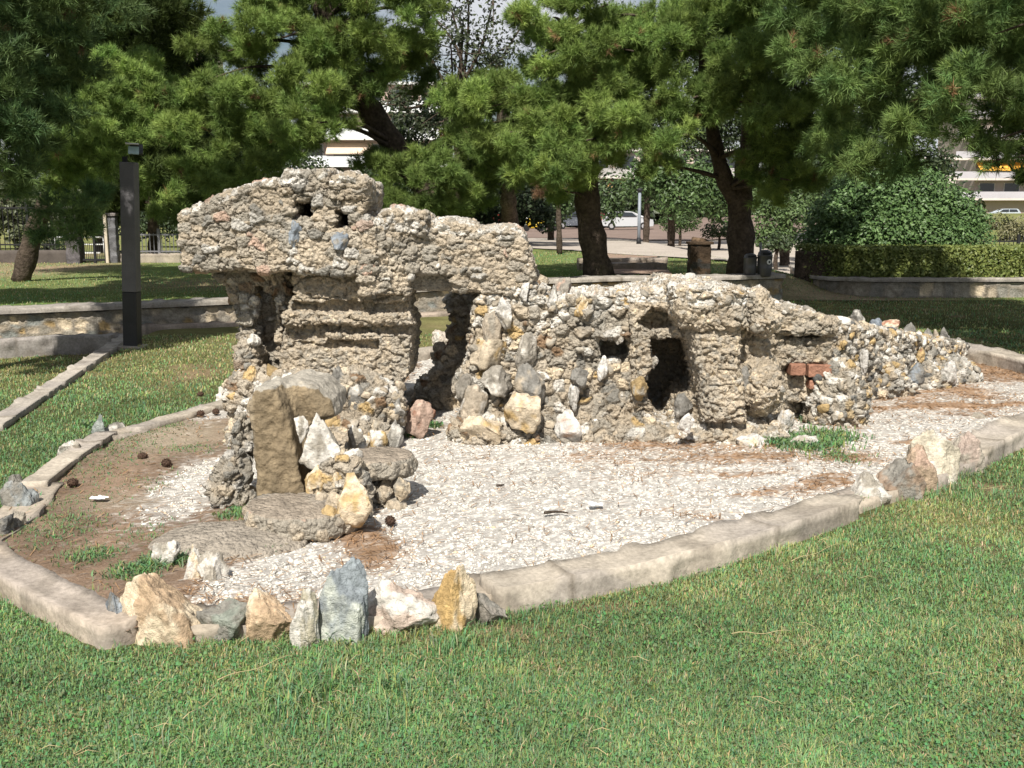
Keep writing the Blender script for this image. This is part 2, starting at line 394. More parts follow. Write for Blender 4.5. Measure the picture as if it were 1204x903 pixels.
# ------------------------------------------------------------------ rocks
_ico = {}
def ico(sub):
    if sub not in _ico:
        bm = bmesh.new(); bmesh.ops.create_icosphere(bm, subdivisions=sub, radius=1); bm.verts.index_update()
        _ico[sub] = (np.array([v.co[:] for v in bm.verts]), np.array([[v.index for v in f.verts] for f in bm.faces])); bm.free()
    return _ico[sub]
def rock(seed, sub=3, cuts=13, rough=.14, soft=.06, fine=.05):
    """angular unit rock"""
    V, Ft = ico(sub); V = V.copy(); r = np.random.default_rng(seed)
    V = V * (1 + .35 * fbm(V * 1.2 + seed * 3.1, seed, 2))[:, None]
    for k in range(cuts):
        n = r.normal(size=3); n /= np.linalg.norm(n); d = r.uniform(.42, .84)
        ex = V @ n - d; V = V - np.where(ex > 0, ex * (1 - soft), 0)[:, None] * n
    N = V / (np.linalg.norm(V, axis=1)[:, None]); a = fbm(V * 4.1 + seed, seed + 5, 3)
    V = V + N * (rough * fbm(V * 2.6 + seed, seed + 2, 3) + fine * fbm(V * 9 + seed, seed + 3, 3) - .10 * np.maximum(0, .16 - np.abs(a)) / .16 * (sub > 3) * .6)[:, None]
    V -= (V.max(0) + V.min(0)) / 2; V /= (V.max(0) - V.min(0)) / 2
    return V, Ft
def rotz(V, a): c, s = math.cos(a), math.sin(a); return V @ np.array(((c, s, 0), (-s, c, 0), (0, 0, 1.)))
def rock_col(V, base, seed, second=None, share=.5, sc=1.5):
    t = .5 + .9 * fbm(V * sc + 5 * seed, seed, 4); c = np.tile(base, (len(V), 1)) * (.72 + .5 * vnoise(V * 3.5 + seed, seed + 1))[:, None]
    if second is not None:
        m = sstep(share - .10, share + .14, t)[:, None]; c = c * (1 - m) + second * m
    v = sstep(.05, .0, np.abs(fbm(V * 1.7 + seed, seed + 7, 3)))[:, None] * .45; c = c * (1 - v) + (np.asarray(base) * .5) * v
    return c
def rock_px(bb, base, seed, depth=.75, second=None, share=.5, z=0., sub=5, sink=.05, lean=0., cuts=13, shape=None, Y=None, rough=.14, hscale=.9):
    """rock seen in the photo's box bb=(x0,y0,x1,y1), standing at the ground point under the box (or at distance Y)"""
    x0, y0, x1, y1 = bb
    b = G((x0 + x1) / 2, y1, z) if Y is None else AT((x0 + x1) / 2, y1, Y)
    s = math.hypot(b[1], CAM_H - b[2]) / F * .995
    wd = (x1 - x0) * s; h = (y1 - y0) * s * hscale
    V, Ft = rock(seed, sub, cuts, rough)
    if shape is not None: V = shape(V)
    N = V.copy(); dn = sink + (.28 * h if Y is None else 0); V = V * np.array((wd / 2, wd * depth / 2, h / 2 + dn / 2))
    V = V + lean * V[:, 2:3] * np.array((1., 0, 0)) + np.array((0, wd * depth / 2, h / 2 - dn / 2))
    return V + b, Ft, rock_col(N, base, seed, second, share), b
def taper(top, cx=0.):
    def f(V):
        t = np.clip(V[:, 2:3] * .62 + .38, 0, 1); k = 1 - (1 - top) * t
        W = V.copy(); W[:, :2] *= k; W[:, 0:1] += cx * t; return W
    return f

# ------------------------------------------------------------------ swept walls and kerbs
def sweep(path, wd, h, step, res, base=-.15, cap=True):
    """rectangular section following path (x,y[,z]); h may be an array; closed with end caps"""
    P = resample(path, step) if step else np.asarray(path, float)
    xy = P[:, :2]; T = np.gradient(xy, axis=0); T /= np.linalg.norm(T, axis=1)[:, None]; Nn = np.stack((-T[:, 1], T[:, 0]), 1)
    h = np.broadcast_to(h, (len(P),)) if np.ndim(h) == 0 or len(h) == len(P) else np.interp(np.linspace(0, 1, len(P)), np.linspace(0, 1, len(h)), h)
    H = float(h.max()) - base; nu = max(2, int(round(H / res))); nw = max(2, int(round(wd / res)))
    prof = [(-.5, t) for t in np.linspace(0, 1, nu + 1)] + [(t, 1.) for t in np.linspace(-.5, .5, nw + 1)[1:]] + [(.5, t) for t in np.linspace(1, 0, nu + 1)[1:]]
    prof = np.array(prof); m = len(prof)
    V = np.zeros((len(P), m, 3)); V[:, :, :2] = xy[:, None, :] + prof[None, :, 0:1] * wd * Nn[:, None, :]
    V[:, :, 2] = base + prof[None, :, 1] * (h[:, None] - base)
    if P.shape[1] > 2: V[:, :, 2] += P[:, 2:3]
    i = np.arange(len(P) - 1)[:, None]; j = np.arange(m - 1)[None, :]
    Fq = np.stack((i * m + j, (i + 1) * m + j, (i + 1) * m + j + 1, i * m + j + 1), -1).reshape(-1, 4)[:, ::-1]
    V = V.reshape(-1, 3); tops = prof[:, 1]
    if cap:
        # end caps: grids between the two sides
        for e, rev in ((0, False), (len(P) - 1, True)):
            ring = V[e * m:(e + 1) * m]; lft = ring[:nu + 1]; rgt = ring[::-1][:nu + 1]
            g = lft[:, None, :] + (rgt - lft)[:, None, :] * np.linspace(0, 1, nw + 1)[None, :, None]
            o = len(V); V = np.concatenate((V, g.reshape(-1, 3)))
            a = np.arange(nu)[:, None] * (nw + 1) + np.arange(nw)[None, :] + o
            f = np.stack((a, a + 1, a + nw + 2, a + nw + 1), -1).reshape(-1, 4)
            Fq = np.concatenate((Fq, f if not rev else f[:, ::-1]))
    return V, Fq
def weld(V, Fq, eps=1e-4):
    k, inv = np.unique(np.round(V / eps).astype(np.int64), axis=0, return_inverse=True); W = np.zeros((len(k), 3)); inv = inv.ravel(); W[inv] = V; return W, inv[Fq]
def kerb_mesh(path, wd, h, seed, step=.03, res=.028, base=-.12, col=(.42, .37, .305)):
    V, Fq = sweep(path, wd, h, step, res, base); V, Fq = weld(V, Fq); N = normals(V, [Fq])
    edge = np.linalg.norm(np.abs(N), ord=1, axis=1)
    d = .010 * fbm(V * 6, seed) + .005 * fbm(V * 28, seed + 1) - .012 * (edge > 1.2) * (.4 + 1.2 * vnoise(V * 9, seed + 4))
    P_ = resample(path, .02); S_ = np.concatenate(([0], np.cumsum(np.linalg.norm(np.diff(P_[:, :2], axis=0), axis=1)))); sv = np.concatenate([S_[np.argmin((v[:, None, 0] - P_[None, :, 0]) ** 2 + (v[:, None, 1] - P_[None, :, 1]) ** 2, axis=1)] for v in np.array_split(V, max(1, len(V) // 4000))])
    jt = np.exp(-((np.mod(sv + .3, 1.25) - .62) / .011) ** 2); chip = sstep(.58, .72, vnoise(V * 7, seed + 14)) * (edge > 1.15); d = d - .014 * jt - .020 * chip
    # the same displacement for doubled cap vertices keeps seams closed: d depends on position; N differs slightly
    c = np.tile(col, (len(V), 1)) * (.75 + .5 * vnoise(V * 5, seed + 2))[:, None]
    m = sstep(.45, .65, vnoise(V * np.array((3, 3, 9.)), seed + 3))[:, None]; c = c * (1 - .55 * m) + np.array((.30, .27, .25)) * .55 * m
    dk = np.clip(.75 * jt + .45 * sstep(.56, .7, fbm(V * 4.5, seed + 9, 4) * .5 + .5), 0, 1)[:, None]; c = c * (1 - dk) + np.array((.17, .145, .115)) * dk
    return V + N * d[:, None], Fq, c


# ================================================================== THE RUIN
FZ = 0.04        # level of the basin floor
ruin = empty('ruined_grotto', 'long crumbling rubble masonry ruin with a doorway, a cave and a grooved pier', 'ruin', (0, 7.4, 0))
surf = {}
def masonry(name, grid, style, seed, mat=M_mason, cap=None, label=None):
    V, Fq = grid.mesh(); V2, N, c = weather(V, Fq, style, seed)
    if cap: c = cap(V2, N, c)
    o = kid(name, V2, [Fq], mat, ruin, col=c); surf[name] = (V2, N)
    if label: o['label'] = label
    return o
def X(px, Y, py=400): return AT(px, py, Y)[0]
def whiten(z0, share, colour=WHITE):
    """pale quartz lumps along an upper edge"""
    def f(V, N, c):
        z = z0(V) if callable(z0) else np.full(len(V), z0)
        f1, f2, cc = voro(V / .062, 77); m = (cc < share) & (V[:, 2] > z) & (f2 - f1 > .07)
        c = c.copy(); c[m] = colour * (.75 + .4 * cc[m] / share)[:, None]; return c
    return f
# --- tall upper block, overhanging to the left
g = Grid((-2.5, 6.8, 1.1), (-.85, 7.95, 2.0), .0085)
Y0 = 6.95
g.u(g.pxext([(210, 258), (213, 248), (224, 246), (238, 242), (250, 236), (265, 226), (288, 220), (315, 213), (333, 215), (335, 206), (350, 204), (377, 202), (384, 208), (387, 224),
             (390, 211), (408, 207), (429, 215), (431, 235), (424, 257), (442, 264), (442, 319), (400, 322), (344, 318), (310, 318), (272, 315), (240, 318), (215, 316), (211, 290)], Y0, Y0, 7.75, .012))
g.u(g.pxext([(334, 203), (383, 200), (386, 222), (336, 226)], Y0, 6.93, 7.4, .015), .008); g.u(g.pxext([(391, 208), (410, 204), (431, 213), (430, 232), (392, 234)], Y0, 6.92, 7.35, .02), .008)
g.sub(g.pxext([(344, 235), (370, 234), (370, 257), (344, 258)], Y0, 6.5, 7.5, 0)); g.sub(g.pxext([(393, 247), (413, 246), (413, 270), (393, 270)], Y0, 6.5, 8.2, 0))
ztop = lambda V: np.interp(V[:, 0], [X(210, 7), X(250, 7), X(330, 7), X(430, 7)], [1.58, 1.66, 1.82, 1.83])
masonry('upper_block', g, 'rubble', 3, cap=whiten(lambda V: ztop(V), .42))
# --- grooved pier under it
g = Grid((-1.8, 6.85, .2), (-.65, 7.85, 1.4), .0085)
g.u(g.pxext([(340, 308), (470, 308), (481, 345), (478, 365), (485, 385), (482, 440), (472, 452), (400, 455), (343, 450), (326, 434), (329, 400), (334, 372), (344, 345)], 7.07, 7.08, 7.72, .035))
g.u(g.pxext([(330, 366), (482, 367), (486, 382), (332, 382)], 7.07, 7.05, 7.3, .03), .02)
for bx in ([(343, 354), (484, 356), (484, 368), (343, 367)], [(330, 383), (381, 384), (381, 400), (330, 398)], [(379, 383), (490, 384), (490, 394), (379, 393)], [(381, 400), (445, 401), (445, 411), (381, 410)]):
    q = g.pxext(bx, 7.07, 6.9, 7.155, 0); g.sub(q)
masonry('grooved_pier', g, 'eroded', 21)
# --- set-back leg in the shade of the overhang
g = Grid((-2.25, 6.95, -.05), (-1.45, 7.95, 1.4), .011)
g.u(g.pxext([(240, 312), (338, 312), (338, 345), (330, 360), (329, 470), (325, 500), (283, 490), (280, 440), (277, 400), (280, 380), (270, 352), (257, 330)], 7.3, 7.3, 7.8, .04))
g.sub(g.pxext([(300, 335), (327, 345), (326, 442), (306, 430), (300, 395)], 7.3, 6.9, 7.5, 0))
g.u(g.ell(AT(292, 420, 7.2), (.10, .12, .16))); g.u(g.ell(AT(300, 455, 7.15), (.14, .16, .14)))
masonry('side_leg', g, 'stony', 31)
# --- lintel wall over the doorway
g = Grid((-1.3, 6.9, .9), (.3, 7.85, 1.75), .0085)
g.u(g.pxext([(424, 262), (433, 258), (447, 258), (450, 250), (462, 246), (480, 249), (499, 252), (504, 262), (530, 261), (553, 264), (564, 271), (585, 269), (606, 270), (617, 280), (619, 295), (624, 306), (630, 330),
             (600, 345), (532, 343), (531, 321), (483, 321), (480, 345), (424, 345)], 7.05, (6.95 + .14 * sstep(X(430, 7.05), X(500, 7.05), g.x))[:, None] + 0 * g.z[None, :], 7.7, .015))
g.u(g.pxext([(460, 248), (499, 250), (501, 275), (462, 275)], 7.05, 7.035, 7.4, .02), .01)

zl = lambda V: np.interp(V[:, 0], [X(430, 7), X(500, 7), X(560, 7), X(620, 7)], [1.50, 1.50, 1.47, 1.44])
masonry('lintel_wall', g, 'rubble', 41, cap=whiten(zl, .45))
g = Grid((-.9, 7.1, .95), (-.3, 7.8, 1.3), .011)
g.u(g.pxext([(478, 319), (534, 319), (534, 344), (478, 344)], 7.05, 7.2, 7.68, .012)); masonry('door_beam', g, 'smooth', 47, label='smooth grey concrete beam over the doorway')
# --- wall right of the doorway
g = Grid((-.55, 6.6, -.06), (1.35, 7.85, 1.3), .0092)
zz = g.z[None, :]
front = 7.10 - .10 * sstep(.55, .2, zz) - .13 * sstep(.25, .0, zz) + 0 * g.x[:, None]
g.u(g.pxext([(568, 341), (585, 332), (604, 326), (628, 334), (648, 350), (660, 347), (709, 345), (745, 343), (774, 340), (806, 345), (806, 530), (540, 530), (538, 508), (547, 482), (535, 457), (549, 430), (553, 416), (551, 400), (556, 370)], 7.1, front, 7.62, .035))
g.sub(g.pxext([(706, 402), (746, 396), (744, 423), (708, 428)], 7.1, 6.6, 7.38, 0)); g.sub(g.pxext([(748, 378), (768, 360), (796, 360), (800, 392), (770, 396)], 7.1, 6.6, 7.24, 0)); g.sub(g.pxext([(762, 398), (785, 392), (812, 394), (830, 410), (830, 490), (790, 500), (754, 484), (760, 440), (768, 424)], 7.1, 6.6, 7.9, 0))
g.u(g.ell(AT(722, 393, 7.08), (.13, .10, .045)), .03)
g.u(g.ell(G(570, 512, .06), (.28, .2, .16))); g.u(g.ell(G(650, 512, .03), (.45, .22, .12))); g.u(g.ell(G(735, 512, .03), (.4, .2, .13)))
zm = lambda V: np.interp(V[:, 0], [X(560, 7.1), X(630, 7.1), X(700, 7.1), X(800, 7.1)], [1.02, .98, .95, .98])
masonry('low_wall', g, 'stony', 53, cap=whiten(zm, .6))
# --- stepped return wall behind the doorway
g = Grid((-1.15, 7.7, -.06), (.4, 8.75, 1.4), .013)
g.u(g.pxext([(530, 330), (640, 330), (640, 495), (474, 497), (479, 474), (498, 462), (504, 446), (514, 430), (526, 428), (527, 404), (538, 398), (534, 380), (529, 364)], 8.05, 8.02, 8.55, .03))
for (a, b, r) in ((486, 474, .10), (503, 452, .10), (521, 420, .09), (535, 392, .07), (534, 356, .08)): g.u(g.ell(AT(a, b, 8.15), (r, .13, r)))
masonry('return_wall', g, 'stony', 59)
# --- cave and pillar
g = Grid((.5, 6.45, -.06), (1.95, 8.1, 1.3), .0092)
g.u(g.pxext([(742, 346), (774, 338), (789, 330), (830, 333), (863, 338), (904, 348), (909, 370), (909, 530), (742, 530)], 7.0, 7.02, 7.95, .04))
g.sub(g.pxext([(746, 380), (767, 362), (792, 362), (794, 388), (770, 393)], 7.0, 6.3, 7.2, 0)); g.sub(g.pxext([(764, 398), (786, 390), (806, 394), (817, 408), (827, 462), (806, 470), (790, 500), (770, 488), (757, 452), (768, 430)], 7.0, 6.3, 7.88, 0)); g.u(g.pxext([(770, 388), (800, 386), (806, 397), (774, 400)], 7.0, 7.0, 7.3, .02), .01)
g.u(g.pxext([(812, 378), (876, 384), (872, 430), (878, 470), (882, 500), (826, 500), (822, 450), (815, 410)], 6.8, 6.80, 7.3, .07), .03)
g.u(g.pxext([(790, 336), (830, 334), (880, 341), (882, 386), (850, 391), (806, 389), (791, 370)], 6.76, 6.76, 7.4, .05), .03)
g.u(g.ell(AT(895, 376, 7.0), (.13, .2, .12))); g.u(g.ell(AT(890, 360, 7.05), (.12, .2, .14)))
for c, r in ((G(810, 512, .05), (.2, .2, .13)), (G(850, 514, .05), (.3, .2, .15)), (G(905, 512, .05), (.26, .2, .15)), (AT(895, 455, 7.0), (.16, .2, .2)), (G(775, 500, .03), (.18, .15, .09))): g.u(g.ell(c, r))
zc = lambda V: np.where(V[:, 2] > 1.02, 0, np.where(V[:, 2] < .22, 0, 9))
masonry('cave_pillar', g, 'eroded', 67, cap=lambda V, N, c: whiten(zc, .42)(V, N, c))
# --- receding wall with the bricks, then the tail of loose stones
g = Grid((1.5, 7.0, -.06), (3.0, 8.5, 1.25), .0105)
g.u(g.ridge([(1.75, 7.60), (2.1, 7.92), (2.6, 8.28)], [.26, .24, .22], [.98, .91, .78], rnd=.06))
def rb(px0, py0, px1, py1, Y, y0, y1, rnd=.03): return g.pxext([(px0, py0), (px1, py0), (px1, py1), (px0, py1)], Y, y0, y1, rnd)
g.u(g.pxext([(905, 356), (935, 360), (965, 370), (985, 381), (984, 395), (908, 393)], 7.5, 7.42, 8.0, .04), .02); g.u(rb(908, 397, 980, 429, 7.5, 7.50, 8.0, .03), .02); g.u(rb(900, 440, 985, 475, 7.5, 7.56, 8.0, .04), .02)
g.sub(rb(978, 392, 990, 425, 7.5, 7.0, 7.8, 0))
for c, r in ((G(925, 478, .05), (.3, .25, .22)), (G(960, 476, .03), (.25, .25, .15))): g.u(g.ell(c, r))
masonry('brick_wall', g, 'eroded', 71, cap=whiten(lambda V: np.interp(V[:, 0], [1.8, 2.6], [.98, .84]), .5))
g = Grid((2.2, 7.3, -.06), (5.1, 11.2, 1.0), .0125)
g.u(g.ridge([(2.55, 8.25), (3.2, 8.85), (4.0, 9.75), (4.75, 10.75)], [.25, .22, .2, .15], [.77, .61, .43, .26], rnd=.08))
g.u(g.ell(G(988, 478, .18) + np.array((0, .1, 0)), (.24, .24, .36)), .06); g.u(g.ell(G(1030, 458, .1), (.30, .25, .32)), .08)
g.u(g.ell(G(1075, 452, .05), (.36, .28, .24)), .08); g.u(g.ell(G(1112, 446, .05), (.32, .26, .22)), .08)
masonry('tail_wall', g, 'white', 83)
# --- rubble foot under the pier (behind the rock seat)
g = Grid((-2.1, 6.3, -.06), (-.55, 7.6, .62), .0105)
for c, r in ((AT(415, 470, 6.95), (.22, .2, .22)), (AT(446, 480, 6.95), (.19, .2, .2)), (AT(350, 470, 7.0), (.3, .2, .22)), (AT(300, 470, 7.1), (.22, .2, .25)), (AT(412, 515, 6.8), (.34, .3, .2)), (AT(300, 520, 6.85), (.2, .2, .2))): g.u(g.ell(c, r), .05)
masonry('rubble_foot', g, 'stony', 91)

# --- single embedded stones the photograph shows apart
def ruin_stone(name, bb, base, seed, Y, second=None, share=.5, depth=.8, sub=4, **k):
    V, Ft, c, b = rock_px(bb, base, seed, depth, second, share, sub=sub, Y=Y, hscale=1., **k)
    return kid(name, V, [Ft], M_stone, ruin, col=c)
EMB = [('quartz_stone', (581, 349, 602, 380), WHITE, 6.95, GREYT), ('quartz_stone', (626, 338, 642, 354), WHITE, 7.05, None), ('quartz_stone', (643, 335, 656, 362), WHITE, 7.0, GREY),
       ('quartz_stone', (655, 344, 669, 364), WHITE * 1.05, 7.0, None), ('tan_stone', (652, 326, 673, 346), GREYT, 7.15, PINK), ('ochre_stone', (674, 346, 694, 368), CREAM, 7.0, OCHRE),
       ('ochre_stone', (599, 319, 627, 337), CREAM, 7.02, OCHRE), ('quartz_stone', (611, 331, 623, 347), WHITE, 6.98, None), ('pink_stone', (690, 341, 706, 360), PINK * 1.2, 7.05, WHITE),
       ('quartz_stone', (737, 341, 752, 358), WHITE, 7.0, None), ('boulder', (551, 398, 597, 432), CREAM * .85, 6.93, OCHRE), ('boulder', (562, 430, 604, 461), GREYT, 6.85, WHITE),
       ('boulder', (604, 428, 642, 476), GREY, 6.85, TAN), ('boulder', (592, 464, 637, 505), CREAM * .9, 6.72, OCHRE), ('boulder', (536, 490, 592, 524), CREAM, 6.72, OCHRE * .9),
       ('boulder', (540, 452, 574, 496), TAN * .95, 6.85, WHITE), ('boulder', (534, 440, 562, 468), GREYT * .9, 6.9, GREY), ('quartz_stone', (652, 484, 686, 517), WHITE * .95, 6.75, PINK),
       ('quartz_stone', (702, 418, 716, 441), WHITE, 6.95, None), ('grey_stone', (670, 432, 693, 452), GREY, 6.9, None), ('quartz_stone', (668, 452, 682, 478), WHITE * .9, 6.85, GREY),
       ('boulder', (605, 390, 632, 432), GREYT * 1.05, 6.95, WHITE), ('tan_stone', (566, 366, 590, 398), TAN, 6.95, GREYT), ('pink_stone', (472, 472, 512, 512), PINK, 6.9, BRICK),
       ('quartz_stone', (797, 486, 818, 503), WHITE, 6.62, None), ('quartz_stone', (868, 513, 911, 532), WHITE, 6.62, CREAM), ('quartz_stone', (916, 482, 937, 499), WHITE, 6.85, CREAM),
       ('ochre_stone', (880, 436, 905, 456), OCHRE * .9, 6.9, CREAM), ('ochre_stone', (884, 452, 906, 474), CREAM * .8, 6.82, OCHRE * .7), ('grey_stone', (868, 430, 886, 452), GREY * .9, 6.88, None),
       ('quartz_stone', (785, 331, 801, 345), WHITE, 6.78, None), ('quartz_stone', (880, 343, 898, 352), WHITE, 6.95, CREAM), ('grey_stone', (793, 462, 817, 486), GREY * .8, 6.95, WHITE * .6),
       ('boulder', (742, 443, 764, 468), OCHRE * .7, 6.86, GREYT), ('red_brick', (928, 427, 946, 441), BRICK, 7.5, None), ('red_brick', (949, 428, 977, 443), BRICK * 1.1, 7.5, None), ('red_brick', (950, 446, 972, 457), BRICK * 1.15, 7.52, None),
       ('quartz_stone', (1029, 397, 1044, 412), WHITE, 8.45, None), ('quartz_stone', (1045, 402, 1059, 414), WHITE, 8.6, None), ('ochre_stone', (1076, 408, 1090, 421), OCHRE * 1.1, 9.0, BRICK), ('ochre_stone', (1038, 376, 1060, 396), CREAM, 9.3, BRICK * 1.2),
       ('grey_stone', (1061, 379, 1080, 397), GREY * .9, 9.6, None), ('grey_stone', (1083, 386, 1099, 403), GREY * .95, 10.0, None), ('tan_stone', (1098, 387, 1106, 403), TAN, 10.2, None), ('grey_stone', (1106, 385, 1121, 402), GREY * .85, 10.4, None),
       ('grey_stone', (1022, 374, 1040, 392), BLUEG * .8, 8.9, None), ('grey_stone', (1000, 364, 1020, 384), GREY, 8.4, WHITE), ('ochre_stone', (1012, 380, 1030, 396), OCHRE, 8.5, WHITE), ('boulder', (975, 440, 1002, 468), CREAM * .95, 7.62, WHITE), ('ochre_stone', (1000, 468, 1013, 492), CREAM, 7.6, OCHRE),
       ('grey_stone', (968, 432, 990, 470), GREY * .8, 7.72, WHITE * .8), ('quartz_stone', (984, 418, 1000, 440), WHITE, 7.8, GREY), ('quartz_stone', (1010, 410, 1022, 440), WHITE * .95, 8.1, GREY), ('grey_stone', (1066, 428, 1092, 450), GREY * .8, 8.55, BLUEG), ('quartz_stone', (1110, 424, 1130, 448), WHITE * .9, 8.9, GREY),
       ('blue_slab', (336, 259, 354, 285), BLUEG * 1.15, 6.90, GREY), ('grey_stone', (388, 272, 410, 286), BLUEG, 6.88, GREYT), ('quartz_stone', (237, 240, 252, 250), WHITE, 6.95, None), ('quartz_stone', (252, 238, 266, 247), WHITE, 6.93, None), ('quartz_stone', (262, 234, 282, 244), WHITE, 6.95, None),
       ('quartz_stone', (275, 240, 287, 249), WHITE * .95, 6.9, None), ('quartz_stone', (220, 248, 233, 260), WHITE, 6.93, GREYT), ('lichen_stone', (393, 206, 424, 226), WHITE * .8, 7.0, OCHRE * .7), ('quartz_stone', (398, 220, 424, 232), WHITE * .95, 6.96, GREY), ('quartz_stone', (452, 245, 470, 262), WHITE * .85, 7.08, GREY),
       ('quartz_stone', (447, 270, 466, 279), WHITE, 7.02, None), ('grey_stone', (478, 248, 500, 262), GREY, 7.05, DARKG), ('quartz_stone', (413, 276, 428, 287), WHITE * .9, 6.93, None), ('quartz_stone', (503, 263, 515, 273), WHITE, 7.04, None), ('quartz_stone', (515, 274, 528, 290), WHITE, 7.03, None), ('quartz_stone', (549, 266, 560, 280), WHITE, 7.04, None),
       ('quartz_stone', (564, 288, 574, 297), WHITE * .95, 7.03, None), ('quartz_stone', (577, 296, 586, 304), WHITE, 7.03, None), ('tan_stone', (335, 203, 384, 224), TAN, 6.97, GREYT),
       ('quartz_stone', (280, 440, 294, 453), WHITE * .9, 7.0, GREY), ('ochre_stone', (312, 428, 338, 462), OCHRE * .75, 6.9, BROWN), ('tan_stone', (268, 436, 292, 460), GREYT, 7.0, OCHRE),
       ('grey_stone', (384, 430, 408, 482), GREY * .9, 6.78, WHITE * .9), ('grey_stone', (406, 452, 432, 486), GREY * .75, 6.75, WHITE * .8), ('quartz_stone', (436, 455, 476, 500), GREY, 6.72, WHITE), ('quartz_stone', (455, 494, 474, 524), WHITE * .85, 6.62, GREY)]
for i, (nm, bb, c, Y, sec) in enumerate(EMB):
    if nm == 'red_brick':
        x0, y0, x1, y1 = bb; p = AT((x0 + x1) / 2, (y0 + y1) / 2, Y); s = Y / F
        b = MB().box(p + np.array((0, .06, 0)), ((x1 - x0) * s, .2, (y1 - y0) * s), bev=.008); V = np.concatenate(b.V)
        kid('red_brick', V, [np.concatenate(f) for f in b.F.values() if f], M_stone, ruin, smooth=False, col=np.tile(c, (len(V), 1)))
    else:
        ruin_stone(nm, bb, c * np.array((.96, .97, 1.)), 100 + i, Y + (.07 if nm not in ('boulder', 'blue_slab', 'lichen_stone', 'grey_stone') else .05 if nm == 'boulder' else .0), sec, .62, rough=.24, cuts=10)
# --- many small stones bedded in the faces, one mesh per face
def facing(name, src, n, smin, smax, table, seed, keep=None, flat=.6):
    V, N = surf[src]; r = np.random.default_rng(seed)
    idx = r.permutation(len(V)); vis = idx[(N[idx, 1] < .2) | (N[idx, 2] > .3)]
    if keep is not None: vis = vis[keep(V[vis], N[vis])]
    vis = vis[:n]; mb = FACE; shapes = [rock(900 + k, 2, 12, .22) for k in range(12)]
    for q in vis:
        Vr, Fr = shapes[r.integers(12)]; s = r.uniform(smin, smax) * (1.5 if r.random() < .12 else 1); nrm = N[q]
        t = np.cross(nrm, (0, 0, 1.)); t = t / (np.linalg.norm(t) + 1e-6); b = np.cross(nrm, t)
        a = r.normal() * .5; t, b = t * math.cos(a) + b * math.sin(a), b * math.cos(a) - t * math.sin(a)
        W = V[q] + s * (Vr[:, :1] * t + Vr[:, 1:2] * b * r.uniform(.55, .95) + Vr[:, 2:3] * nrm * flat) - nrm * s * .12
        c = pick(np.array([r.random()]), table)[0] * r.uniform(.8, 1.15)
        mb.add(W, [Fr], rock_col(Vr, c, int(r.integers(99)), GREYT if r.random() < .4 else None, .45))
FACE = MB()
facing('facing_stone', 'low_wall', 190, .016, .042, MIX_STONY, 5, keep=lambda V, N: (V[:, 1] < 7.16) & (N[:, 1] < .1))
facing('facing_stone', 'tail_wall', 420, .02, .05, MIX_WHITE, 6)
facing('facing_stone', 'rubble_foot', 110, .02, .05, MIX_STONY, 7)
facing('facing_stone', 'cave_pillar', 110, .018, .042, MIX_WHITE, 8, keep=lambda V, N: (V[:, 2] < .22) | (V[:, 2] > 1.05) | (V[:, 0] > 1.52))
facing('facing_stone', 'upper_block', 80, .014, .03, MIX_TAN, 9)
facing('facing_stone', 'lintel_wall', 60, .014, .034, [(.5, TAN), (.75, WHITE), (1, GREYT)], 10, keep=lambda V, N: V[:, 2] > 1.25)
facing('facing_stone', 'brick_wall', 90, .02, .04, MIX_WHITE, 12, keep=lambda V, N: (V[:, 2] > .9) | (V[:, 2] < .3))
facing('facing_stone', 'side_leg', 70, .02, .04, MIX_STONY, 13, keep=lambda V, N: V[:, 2] < .6)
tag(FACE.build('facing_stones', M_stone, ruin, smooth=True, usecol=True), kind='stuff')

# ================================================================== THE ROCK SEAT in front
seat = empty('rock_seat', 'cemented rock seat with an upright tan slab and two flat round steps', 'rock seat', G(370, 620))
def spart(name, g, style, seed, mat=M_mason, fcol=None):
    V, Fq = g.mesh(); V2, N, c = weather(V, Fq, style, seed)
    if fcol: c = fcol(V2, N, c)
    return kid(name, V2, [Fq], mat, seat, col=c)
YS = G(322, 606)[1]      # front foot of the upright slab
def sp(px, py, dy=0.): return AT(px, py, YS + dy)
# upright slab: trunk-like mortar rendering with a rounded top that runs back
g = Grid((-1.75, YS - .3, -.05), (-.5, YS + .95, .85), .010)
g.u(g.ext([(p[0], p[2]) for p in [sp(301, 612), sp(300, 560), sp(295, 510), sp(289, 474), sp(302, 457), sp(322, 456), sp(334, 474), sp(345, 520), sp(353, 565), sp(359, 612)]], YS, YS + .30, .04))
g.u(g.ext([(p[0], p[2]) for p in [sp(303, 472), sp(316, 459), sp(340, 455), sp(366, 461), sp(384, 478), sp(388, 497), sp(360, 512), sp(345, 640), sp(310, 640)]], YS + .17, YS + .62, .06), .06)
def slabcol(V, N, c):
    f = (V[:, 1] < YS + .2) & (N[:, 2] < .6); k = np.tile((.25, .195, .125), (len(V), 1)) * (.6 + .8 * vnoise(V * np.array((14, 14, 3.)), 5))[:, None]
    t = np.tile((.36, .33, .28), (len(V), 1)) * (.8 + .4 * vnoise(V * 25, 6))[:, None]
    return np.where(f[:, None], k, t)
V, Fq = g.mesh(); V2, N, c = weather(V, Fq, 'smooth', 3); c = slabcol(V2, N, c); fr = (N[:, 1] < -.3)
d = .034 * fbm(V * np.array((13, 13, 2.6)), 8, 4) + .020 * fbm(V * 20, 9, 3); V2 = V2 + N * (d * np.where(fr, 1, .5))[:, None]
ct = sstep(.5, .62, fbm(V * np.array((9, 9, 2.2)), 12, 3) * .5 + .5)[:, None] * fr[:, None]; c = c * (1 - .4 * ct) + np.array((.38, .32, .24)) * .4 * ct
kid('upright_slab', V2, [Fq], M_stone, seat, col=c)
